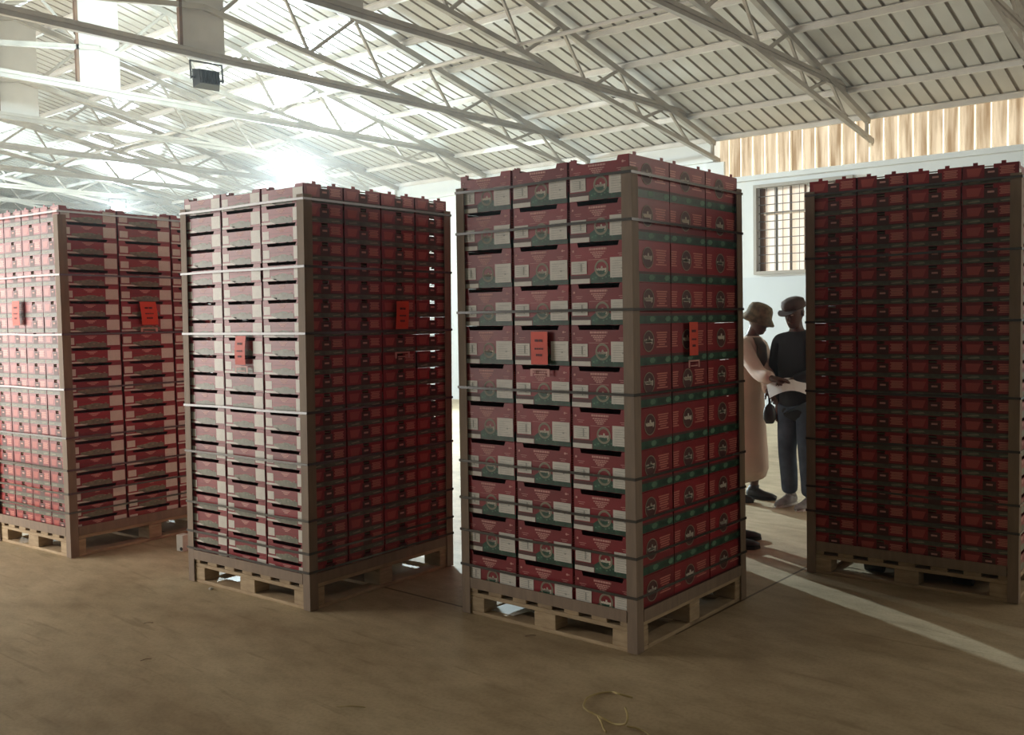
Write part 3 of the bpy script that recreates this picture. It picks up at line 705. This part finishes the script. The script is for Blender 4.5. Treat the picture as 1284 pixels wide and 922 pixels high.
card(s1['S'], 'left', 0.585, 1.67, 0.10, 0.17, 'pale orange card on the left face of the leftmost stack', 0.02, 0.003)
def tape(S, face, c, z, wd, label, m='text'):
    P = (lambda x, zz: S(c - x, -0.0095, zz)) if face == 'left' else (lambda x, zz: S(-0.0095, c + x, zz))
    q = MB()
    for (x0, x1, z0, z1) in ((-.5, .5, .018, .026), (-.5, -.38, -.012, .018), (.38, .5, -.012, .018), (-.3, .3, -.006, .000)):
        q.hexa([P(x0 * wd, z + z0), P(x1 * wd, z + z0), P(x1 * wd, z + z0) + Vector((0, 0.001, 0)), P(x0 * wd, z + z0) + Vector((0, 0.001, 0)),
                P(x0 * wd, z + z1), P(x1 * wd, z + z1), P(x1 * wd, z + z1) + Vector((0, 0.001, 0)), P(x0 * wd, z + z1) + Vector((0, 0.001, 0))], m)
    tag(q.build('tape_scrap'), label, 'tape', 'tape scraps')
tape(s3['S'], 'left', 0.56, 1.305, 0.125, 'pale tape scrap just below the orange card, left face of the middle stack')
tape(s3['S'], 'right', 0.54, 1.335, 0.11, 'pale tape scrap just below the narrow card, right face of the middle stack')
tape(s1['S'], 'right', 0.615, 1.53, 0.13, 'pale tape scrap just below the pinched card on the leftmost stack')
tape(s2['S'], 'right', 0.70, 1.37, 0.12, 'pale tape scrap just below the card on the right face, second stack')
tape(s2['S'], 'left', 0.56, 1.31, 0.12, 'pale tape scrap just below the creased card, second stack left face')

# ------------------------------------------------------------------ people
def skin(name, verts, edges, m, parent, sub=2, root=0):
    me = bpy.data.meshes.new(name); me.from_pydata([v[0] for v in verts], edges, []); me.materials.append(M[m])
    o = bpy.data.objects.new(name, me); scene.collection.objects.link(o); o.parent = parent
    sk = o.modifiers.new('skin', 'SKIN'); sk.use_smooth_shade = True
    lay = me.skin_vertices[0] if me.skin_vertices else None
    if lay is None:
        bpy.context.view_layer.objects.active = o
        me.attributes  # ensure
    for i, v in enumerate(verts):
        r = v[1] if isinstance(v[1], tuple) else (v[1], v[1])
        lay.data[i].radius = r; lay.data[i].use_root = (i == root)
    sb = o.modifiers.new('sub', 'SUBSURF'); sb.levels = sub; sb.render_levels = sub
    return o
def chain(verts, edges, start, pts):
    prev = start
    for p in pts:
        verts.append(p); edges.append((prev, len(verts) - 1)); prev = len(verts) - 1
    return prev
def hand(verts, edges, wrist, wp, d, nrm, curl=0.6, sc=1.0):
    """palm and five fingers; d = pointing direction, nrm = palm normal."""
    d = Vector(d).normalized(); nrm = Vector(nrm); nrm = (nrm - d * nrm.dot(d)).normalized(); sd = d.cross(nrm)
    wp = Vector(wp)
    palm = chain(verts, edges, wrist, [(tuple(wp + d * 0.045 * sc), (0.034 * sc, 0.020 * sc))])
    for k, (off, ln) in enumerate(((-0.027, 0.066), (-0.009, 0.076), (0.009, 0.072), (0.027, 0.056))):
        b = wp + d * 0.085 * sc + sd * off * sc
        p1 = b + (d * math.cos(curl * .4) + nrm * math.sin(curl * .4)) * ln * .5 * sc
        p2 = p1 + (d * math.cos(curl) + nrm * math.sin(curl)) * ln * .3 * sc
        p3 = p2 + (d * math.cos(curl * 1.6) + nrm * math.sin(curl * 1.6)) * ln * .25 * sc
        chain(verts, edges, palm, [(tuple(b), 0.0098 * sc), (tuple(p1), 0.0088 * sc), (tuple(p2), 0.008 * sc), (tuple(p3), 0.0065 * sc)])
    t0 = wp + d * 0.03 * sc - sd * 0.034 * sc + nrm * 0.006
    chain(verts, edges, palm, [(tuple(t0), 0.011 * sc), (tuple(t0 + (d * .7 - sd * .5 + nrm * .3) * 0.032 * sc), 0.0098 * sc), (tuple(t0 + (d * .9 - sd * .3 + nrm * .6) * 0.06 * sc), 0.008 * sc)])
def person(loc, rz, label, lean, headfwd, headdown, armR, armL, hip=0.92, feet=((0.02, 0.10), (-0.02, -0.10)), pose='stand'):
    """local frame: +x faces forward, +y the person's left, z up. arms: (elbow, wrist, pointing, palm normal)."""
    r = empty('person', loc, rz)
    V = [((0, 0, hip), (0.15, 0.12))]; E = []
    sh = Vector((lean, 0, hip + 0.50)); nk = sh + Vector((headfwd * .4, 0, 0.07)); hd = nk + Vector((headfwd, 0, 0.115))
    waist = chain(V, E, 0, [((lean * .3, 0, hip + 0.16), (0.14, 0.11))])
    chest = chain(V, E, waist, [((lean * .75, 0, hip + 0.36), (0.155, 0.115))])
    neckb = chain(V, E, chest, [(tuple(sh + Vector((0.0, 0, 0.02))), (0.085, 0.07))])
    neck = chain(V, E, neckb, [(tuple(nk), (0.055, 0.055))])
    hdv = Vector((-math.sin(headdown), 0, -math.cos(headdown)))   # chin direction
    fwd = Vector((math.cos(headdown), 0, math.sin(headdown) * -1))
    chain(V, E, neck, [(tuple(hd - fwd * 0.01 + hdv * 0.06), (0.052, 0.052)), (tuple(hd - fwd * .01), (0.05, 0.05))])
    ends = {}
    for sg, arm in ((1, armL), (-1, armR)):
        s0 = sh + Vector((0, sg * 0.165, -0.03)); el, wr, dr, nm = arm
        a = chain(V, E, chest, [(tuple(sh + Vector((0, sg * 0.10, -0.02))), 0.06), (tuple(s0), 0.052)])
        mid_a = s0.lerp(Vector(el), .5)
        a = chain(V, E, a, [(tuple(mid_a), 0.046), (tuple(el), 0.038), (tuple(Vector(el).lerp(Vector(wr), .5)), 0.034), (tuple(wr), 0.024)])
        hand(V, E, a, wr, dr, nm)
    for sg, ft in ((1, feet[0]), (-1, feet[1])):
        kx = ft[0] * .5 + 0.03
        chain(V, E, 0, [((0, sg * 0.09, hip - 0.10), 0.088), ((kx * .7, sg * 0.095, hip * .72), 0.075), ((kx, (sg * .1 + ft[1]) / 2, hip * .52), 0.056), ((ft[0] * .8, ft[1], hip * .32), 0.052), ((ft[0] - .02, ft[1], 0.09), 0.036), ((ft[0] + 0.01, ft[1], 0.045), 0.03)])
    body = skin('body', V, E, 'skin', r, 2)
    # bake the skin and add the head to the same mesh
    dg = bpy.context.evaluated_depsgraph_get(); bm_ = bpy.data.meshes.new_from_object(body.evaluated_get(dg))
    q = MB(); q.v = [tuple(v.co) for v in bm_.vertices]; q.f = [tuple(p.vertices) for p in bm_.polygons]; q.m = [q.mi('skin')] * len(q.f)
    Y = Vector((0, 1, 0))
    rings = [(-.112, .038, .022, .018), (-.100, .034, .046, .038), (-.07, .020, .068, .054), (-.03, .004, .086, .066), (.015, -.004, .094, .074), (.055, -.008, .093, .075), (.09, -.012, .074, .060), (.110, -.012, .036, .030)]
    q.loft([(hd - hdv * u_ + fwd * f_, fwd * a_, Y * b_) for u_, f_, a_, b_ in rings], 'skin', 24)
    def at(f, s_, u_): return hd + fwd * f + Vector((0, s_, 0)) - hdv * u_
    q.loft([(at(0.082, 0, 0.02), Vector((0, .006, 0)), fwd * .008), (at(0.090, 0, -0.005), Vector((0, .011, 0)), fwd * .014), (at(0.094, 0, -0.024), Vector((0, .018, 0)), fwd * .018), (at(0.084, 0, -0.034), Vector((0, .010, 0)), fwd * .010)], 'skin', 10)
    for sg in (1, -1): q.loft([(at(-0.012, sg * .070, .028), fwd * .008, Y * .004), (at(-0.012, sg * .080, .015), fwd * .018, Y * .008), (at(-0.008, sg * .076, -0.022), fwd * .010, Y * .007)], 'skin', 10)
    q.loft([(at(0.078, -0.024, -0.060), hdv * .003, fwd * .004), (at(0.090, 0, -0.058), hdv * .009, fwd * .007), (at(0.078, 0.024, -0.060), hdv * .003, fwd * .004)], 'skin', 8)
    q.loft([(at(0.076, -0.045, 0.032), hdv * .004, fwd * .007), (at(0.086, 0, 0.035), hdv * .006, fwd * .009), (at(0.076, 0.045, 0.032), hdv * .004, fwd * .007)], 'skin', 8)
    bpy.data.objects.remove(body); body = q.build('body', r, True)
    q = MB()
    for sg in (1, -1): q.loft([(at(0.080, sg * .03 - .012, 0.012), hdv * .002, fwd * .003), (at(0.084, sg * .03, 0.012), hdv * .005, fwd * .005), (at(0.080, sg * .03 + .012, 0.012), hdv * .002, fwd * .003)], 'cream', 8)
    q.build('eyes', r, True)
    tag(r, label, 'person')
    return r, dict(sh=sh, nk=nk, hd=hd, hdv=hdv, fwd=fwd, hip=hip, feet=feet, lean=lean, armR=armR, armL=armL)
def shoes(r, J, m, sole='shoe'):
    for ft in J['feet']:
        x, y = ft; q = MB()
        Y = Vector((0, 1, 0)); Z = Vector((0, 0, 1))
        q.loft([((x - 0.085, y, 0.045), Y * .028, Z * .035), ((x - 0.06, y, 0.055), Y * .038, Z * .052), ((x - 0.0, y, 0.052), Y * .042, Z * .049), ((x + 0.07, y, 0.037), Y * .046, Z * .034), ((x + 0.14, y, 0.031), Y * .044, Z * .027), ((x + 0.185, y, 0.024), Y * .024, Z * .016)], m, 14)
        q.loft([((x - 0.03, y, 0.07), Y * .042, Vector((.05, 0, 0))), ((x - 0.02, y, 0.115), Y * .042, Vector((.045, 0, 0)))], m, 14)
        o = q.build('shoe', r, True)
        q = MB(); pts = []
        out = [(-0.09, -.026), (-0.04, -.040), (0.07, -.048), (0.15, -.040), (0.19, 0), (0.15, .040), (0.07, .048), (-0.04, .040), (-0.09, .026)]
        q.prism([(x + a, y + b) for a, b in out], 0.001, 0.018, sole, lambda a, b, c: (a, b, c)); q.build('sole', o)
def garment_top(r, J, m, name='jacket', k=1.0, hem=0.0):
    sh, lean, hip = J['sh'], J['lean'], J['hip']
    V = [((lean * .75, 0, hip + 0.36), (0.185 * k, 0.145 * k))]; E = []
    chain(V, E, 0, [((lean * .3, 0, hip + 0.16), (0.175 * k, 0.145 * k)), ((0.0, 0, hip - 0.02 - hem), (0.19 * k, 0.155 * k))])
    chain(V, E, 0, [(tuple(sh + Vector((0, 0, 0.025))), (0.10 * k, 0.085 * k)), (tuple(J['nk'] + Vector((-.005, 0, -0.02))), (0.07, 0.066))])
    for sg, arm in ((1, J['armL']), (-1, J['armR'])):
        s0 = sh + Vector((0, sg * 0.165, -0.03)); el, wr = Vector(arm[0]), Vector(arm[1])
        chain(V, E, 0, [(tuple(sh + Vector((0, sg * 0.10, -0.015))), 0.082 * k), (tuple(s0), 0.076 * k), (tuple(s0.lerp(el, .5)), 0.066 * k), (tuple(el), 0.058 * k), (tuple(el.lerp(wr, .5)), 0.052 * k), (tuple(el.lerp(wr, .93)), 0.042 * k)])
    return skin(name, V, E, m, r, 2)
def trousers(r, J, m):
    hip = J['hip']; V = [((0, 0, hip + 0.06), (0.160, 0.135))]; E = []
    for sg, ft in ((1, J['feet'][0]), (-1, J['feet'][1])):
        kx = ft[0] * .5 + 0.03
        chain(V, E, 0, [((0, sg * 0.09, hip - 0.12), 0.112), ((kx * .7, sg * 0.095, hip * .70), 0.096), ((kx, (sg * .1 + ft[1]) / 2, hip * .50), 0.080), ((ft[0] * .8, ft[1], hip * .28), 0.078), ((ft[0] - .01, ft[1], 0.085), 0.070)])
    return skin('trousers', V, E, m, r, 2)

# man in the long tan coat, profile, reading the sheet
def local(loc, deg, p):
    v = Vector(p) - Vector(loc); v.rotate(Matrix.Rotation(-math.radians(deg), 3, 'Z')); return tuple(v)
pA = Vector((1.385, 8.02, 0))
armL_A = (local(pA, -38, (1.56, 7.86, 1.08)), local(pA, -38, (1.51, 7.60, 0.95)), (0.7, -.5, -.3), (0.2, -.6, -1))
armR_A = (local(pA, -38, (1.44, 7.63, 1.10)), local(pA, -38, (1.515, 7.42, 1.08)), (0.9, .35, -.12), (0.1, 0.2, -1))
rA, JA = person(pA, math.radians(-38), 'person in a long tan coat and patterned bucket hat, bending over a sheet of paper', 0.07, 0.05, 0.36, armR_A, armL_A, 0.86, ((0.06, 0.10), (-0.05, -0.10)))
shoes(rA, JA, 'shoe')
q = MB(); X = Vector((1, 0, 0)); Y = Vector((0, 1, 0))
q.loft([((0.005, 0, 0.135), X * .215, Y * .25), ((0.0, 0, 0.40), X * .195, Y * .235), ((0, 0, 0.65), X * .175, Y * .215), ((0, 0, 0.90), X * .165, Y * .20), ((0.01, 0, 1.05), X * .150, Y * .19), ((0.04, 0, 1.20), X * .150, Y * .20), ((0.06, 0, 1.31), X * .13, Y * .195), ((0.07, 0, 1.375), X * .095, Y * .15), ((0.085, 0, 1.42), X * .06, Y * .07)], 'coat', 28)
for arm, sg in ((armL_A, 1), (armR_A, -1)):
    s0 = JA['sh'] + Vector((0, sg * 0.165, -0.03)); el, wr = Vector(arm[0]), Vector(arm[1])
    q.tube([s0 + Vector((0, -sg * .06, .01)), s0, s0.lerp(el, .5), el, el.lerp(wr, .5), el.lerp(wr, .93)], [.07, .078, .07, .064, .060, .054], 'coat', 14)
oc = q.build('coat', rA, True); sb = oc.modifiers.new('sub', 'SUBSURF'); sb.levels = 1; sb.render_levels = 1
q = MB()   # grey scarf hanging down the chest
q.loft([((0.125, -.02, 1.40), Y * .06, X * .03), ((0.185, -.03, 1.33), Y * .075, X * .025), ((0.20, -.04, 1.20), Y * .08, X * .02), ((0.185, -.05, 1.06), Y * .075, X * .02)], 'vest', 16)
q.build('scarf', rA, True)
def hat_frame(J): return J['hd'], J['fwd'], -J['hdv']
hd, fwd, upv = hat_frame(JA)
q = MB(); c0 = hd + upv * 0.02 - fwd * .01
q.loft([(c0 - upv * .034, fwd * .152, Y * .140), (c0 - upv * .027, fwd * .153, Y * .141), (c0 + upv * .018, fwd * .116, Y * .104), (c0 + upv * .075, fwd * .108, Y * .096), (c0 + upv * .108, fwd * .090, Y * .082), (c0 + upv * .122, fwd * .05, Y * .045)], 'hat', 28)
q.build('bucket_hat', rA, True)
# man in the black jacket
pB = Vector((1.785, 7.70, 0))
armR_B = ((0.0, -0.25, 1.09), (0.05, -0.17, 0.83), (0.2, 0, -1), (0, 1, 0))
armL_B = ((0.10, 0.24, 1.12), (0.28, 0.10, 1.06), (0.9, -0.4, -.1), (0, 0, -1))
rB, JB = person(pB, math.radians(-136), 'person in a black jacket, brown cap and jeans, standing half behind the rightmost stack', 0.03, 0.03, 0.30, armR_B, armL_B, 0.91, ((0.03, 0.11), (0.0, -0.10)))
garment_top(rB, JB, 'jacket', 'jacket', 1.0, 0.20); trousers(rB, JB, 'denim'); shoes(rB, JB, 'sneaker', 'sole')
hd, fwd, upv = hat_frame(JB); c0 = hd + upv * 0.045 - fwd * .008
q = MB()
q.loft([(c0, fwd * .104, Y * .094), (c0 + upv * .03, fwd * .108, Y * .097), (c0 + upv * .065, fwd * .098, Y * .088), (c0 + upv * .085, fwd * .055, Y * .05)], 'cap', 24)
cp = q.build('cap', rB, True)
q = MB(); n = 12
outl = [(0.085 + 0.085 * math.sin(PI * k / n), 0.085 * math.cos(PI * k / n)) for k in range(n + 1)]
q.prism(outl, 0.0, 0.008, 'cap', lambda a, b, c: tuple(c0 + fwd * a + Y * b + upv * (c - (a - .085) * .25)))
q.build('cap_peak', cp)
# third person, hidden behind the middle stack but for the shoes
pC = Vector((0.885, 6.47, 0))
arm = lambda s: ((-0.16, s * 0.24, 1.12), (-0.12, s * 0.22, 0.88), (0.3, 0, -1), (0, -s, 0))
rC, JC = person(pC, math.radians(-6), 'person hidden behind the middle stack, only two dark shoes showing beside its pallet', -0.05, -0.01, 0.2, arm(-1), arm(1), 0.90, ((0.165, 0.12), (0.135, -0.14)))
garment_top(rC, JC, 'jacket', 'jacket', 0.95, 0.04); trousers(rC, JC, 'denim'); shoes(rC, JC, 'shoe')

# sheet of paper held between the two
q = MB(); n = 10
c0 = Vector((1.46, 7.36, 0.985)); dx = Vector((1.0, -0.06, 0)); dy = Vector((0.06, 1.0, 0))
def ps(u, v): return c0 + dx * (u * 0.33) + dy * ((v - .5) * 0.17) + Vector((0, 0, 0.062 * math.sin(u * PI * 0.95) - 0.01 * u + (v - .5) * 0.09))
for k in range(n):
    for j in range(2):
        u0, u1, v0, v1 = k / n, (k + 1) / n, j / 2, (j + 1) / 2; t = Vector((0, 0, -0.0008))
        q.hexa([ps(u0, v0) + t, ps(u1, v0) + t, ps(u1, v1) + t, ps(u0, v1) + t, ps(u0, v0), ps(u1, v0), ps(u1, v1), ps(u0, v1)], 'paper')
tag(q.build('paper_sheet', smooth=False), 'curled white sheet of paper held between the two standing people', 'paper')
q = MB(); X = Vector((1, 0, 0))
cc = Vector((1.50, 7.50, 0.80))
q.loft([(cc + Vector((0, 0, -.085)), X * .03, Y * .02), (cc + Vector((0, 0, -.05)), X * .05, Y * .03), (cc, X * .052, Y * .03), (cc + Vector((0, 0, .05)), X * .04, Y * .022), (cc + Vector((0, 0, .075)), X * .012, Y * .01), (cc + Vector((.0, 0.02, .14)), X * .008, Y * .008)], 'shoe', 16)
tag(q.build('pouch', smooth=True), 'small black pouch dangling below the tan sleeve', 'bag')

# ------------------------------------------------------------------ hand pallet truck behind the rightmost stack
e1 = Vector((math.cos(s4['th']), math.sin(s4['th']), 0)); e2 = Vector((math.cos(s4['th'] - PI / 2), math.sin(s4['th'] - PI / 2), 0))
r = empty('pallet_truck', Vector((s4['x'], s4['y'], 0)) + e1 * (s4['w'] / 2) + e2 * (s4['d'] + 0.22), math.atan2(-e2.y, -e2.x))
q = MB()
for sy in (-0.26, 0.26):
    q.box((0.12, sy - 0.07, 0.065), (0.94, sy + 0.07, 0.092), 'truckred'); q.box((0.12, sy - 0.07, 0.035), (0.94, sy - 0.062, 0.065), 'truckred'); q.box((0.12, sy + 0.062, 0.035), (0.94, sy + 0.07, 0.065), 'truckred')
bevel(q.build('forks', r), 0.004)
q = MB(); q.box((0.02, -0.33, 0.09), (0.14, 0.24, 0.16), 'truckred'); q.box((-0.02, -0.09, 0.16), (0.12, 0.09, 0.42), 'truckred'); bevel(q.build('pump_body', r), 0.01, 2)
for sy in (-0.07, 0.07):
    q = MB(); q.tube([(0.0, sy - 0.025, 0.09), (0.0, sy + 0.025, 0.09)], 0.09, 'shoe', 20); q.build('wheel', r)
for sy in (-0.26, 0.26):
    q = MB(); q.tube([(1.00, sy - 0.055, 0.045), (1.00, sy + 0.055, 0.045)], 0.044, 'shoe', 16); q.build('fork_wheel', r)
q = MB(); q.tube([(0.0, 0, 0.40), (-0.16, 0, 0.85), (-0.28, 0, 1.12)], 0.02, 'black', 10); q.tube([(-0.28, -0.11, 1.14), (-0.28, 0.11, 1.14)], 0.017, 'black', 10); q.tube([(-0.28, -0.10, 1.14), (-0.34, -0.10, 1.25), (-0.34, 0.10, 1.25), (-0.28, 0.10, 1.14)], 0.014, 'black', 10)
q.build('handle', r, True)
tag(r, 'red hand pallet truck with black wheels, glimpsed under the rightmost pallet', 'pallet truck')
# loose strap end hanging below the right pallet
q = MB(); q.bar((1.47, 5.98, 0.005), (1.63, 5.93, 0.105), 0.014, 0.002, 'strap'); tag(q.build('strap_end'), 'loose dark strap end slanting down inside the rightmost pallet', 'strap')

# ------------------------------------------------------------------ litter on the floor
def sheet(pts, z, name, label, m='paper', lift=0.0):
    q = MB(); q.prism(pts, z, z + 0.0012, m, lambda a, b, c: (a, b, c + lift * ((a * 7 + b * 5) % 1)))
    return tag(q.build(name), label, 'paper')
sheet([(-0.52, 4.97), (-0.38, 4.86), (-0.30, 4.93), (-0.22, 4.87), (-0.16, 5.02), (-0.30, 5.10), (-0.42, 5.09)], 0.0215, 'paper_scrap', 'torn white paper lying inside the middle pallet behind its front board')
r = empty('white_block', (-2.80, 6.47, 0), math.radians(-30))  # plain white block with a black knob
q = MB(); q.box((-0.035, -0.03, 0.0), (0.035, 0.03, 0.115), 'white'); bevel(q.build('box_body', r), 0.003); q = MB(); q.tube([(0.02, -0.0305, 0.02), (0.02, -0.036, 0.02)], 0.012, 'black', 10); q.build('plug', r)
tag(r, 'small white block on the floor between the two left stacks', 'box')
def cordo(pts, rad, label):
    q = MB(); P = [Vector(p) for p in pts]; out = []
    n = len(P)
    for k in range(n - 1):
        p0, p1, p2, p3 = P[max(k - 1, 0)], P[k], P[k + 1], P[min(k + 2, n - 1)]
        for t in (0, .25, .5, .75):
            out.append(0.5 * ((2 * p1) + (p2 - p0) * t + (2 * p0 - 5 * p1 + 4 * p2 - p3) * t * t + (3 * p1 - p0 - 3 * p2 + p3) * t ** 3))
    out.append(P[-1]); q.tube(out, rad, 'cord', 8); return q.build('straw_cord', smooth=True)
def gp(px, py, z=0.0):   # floor point seen at a pixel of the photograph
    x = (px - 730.1) / F_PX; y = -(py - 457.9) / F_PX
    d = rt * x + up * y + fw; t = (z - CAM_H) / d.z; p = Vector((0, 0, CAM_H)) + d * t; return p
def g3(px, py, z=0.006): return gp(px, py, z)
co = cordo([g3(793, 875, .012), g3(775, 870, .03), g3(768, 868, .01), g3(750, 870, .006), g3(736, 876, .008), g3(732, 886, .012), g3(738, 892, .012), g3(748, 897), g3(760, 903), g3(770, 908), g3(784, 908, .03), g3(787, 898, .05), g3(784, 888, .03)], 0.0042, '')
tag(co, 'twisted straw-coloured cord looped on the bare floor in the foreground', 'cord')
co2 = cordo([g3(750, 899, .012), g3(754, 906, .010), g3(757, 914, .006), g3(760, 918, .006)], 0.0042, ''); co2.parent = co; co2.name = 'frayed_end'
co3 = cordo([g3(786, 911, .014), g3(800, 914), g3(811, 919), g3(815, 924)], 0.0036, ''); co3.parent = co; co3.name = 'frayed_end'
for k, (x0, y0, x1, y1, lab, m) in enumerate(((176, 829, 190, 826, 'thin dark straw on the floor below the leftmost stack', 'rust'), (180, 782, 192, 781, 'tiny dark chip of wood on the floor left of the second pallet', 'rust'),
                                            (422, 886, 458, 887, 'thin pale straw lying on the foreground floor left of centre', 'cord'), (658, 798, 672, 797, 'small dark splinter on the floor before the middle pallet', 'rust'))):
    q = MB(); q.tube([g3(x0, y0, .003), g3((x0 + x1) / 2, (y0 + y1) / 2 - 1, .004), g3(x1, y1, .003)], 0.0016, m, 6); tag(q.build('splinter', smooth=True), lab, 'litter', 'splinters')
q = MB(); p = g3(264.5, 738, .008); q.loft([(p + Vector((0, 0, -.008)), Vector((.012, 0, 0)), Vector((0, .010, 0))), (p, Vector((.016, 0, 0)), Vector((0, .012, 0))), (p + Vector((0, 0, .006)), Vector((.007, 0, 0)), Vector((0, .006, 0)))], 'white', 8)
tag(q.build('paper_crumb'), 'tiny crumpled white paper crumb before the second pallet', 'litter')

# ------------------------------------------------------------------ haze volume added for the glow round the lamps
hz = MB(); M['haze'] = bpy.data.materials.new('glow_haze'); M['haze'].use_nodes = True; nt = M['haze'].node_tree; nt.nodes.clear()
vo = nt.nodes.new('ShaderNodeVolumeScatter'); vo.inputs['Density'].default_value = 0.003; vo.inputs['Anisotropy'].default_value = 0.45; vo.inputs['Color'].default_value = (0.95, 0.97, 0.97, 1)
ou = nt.nodes.new('ShaderNodeOutputMaterial'); nt.links.new(vo.outputs[0], ou.inputs['Volume'])
lbox(hz, A_NEAR - 0.4, A_FAR + 0.5, B_FAR - 0.5, B_NEAR + 0.5, -0.3, 6.6, 'haze')
tag(hz.build('haze'), 'thin haze added through the shed for the lamp glow', 'haze', kind='stuff')
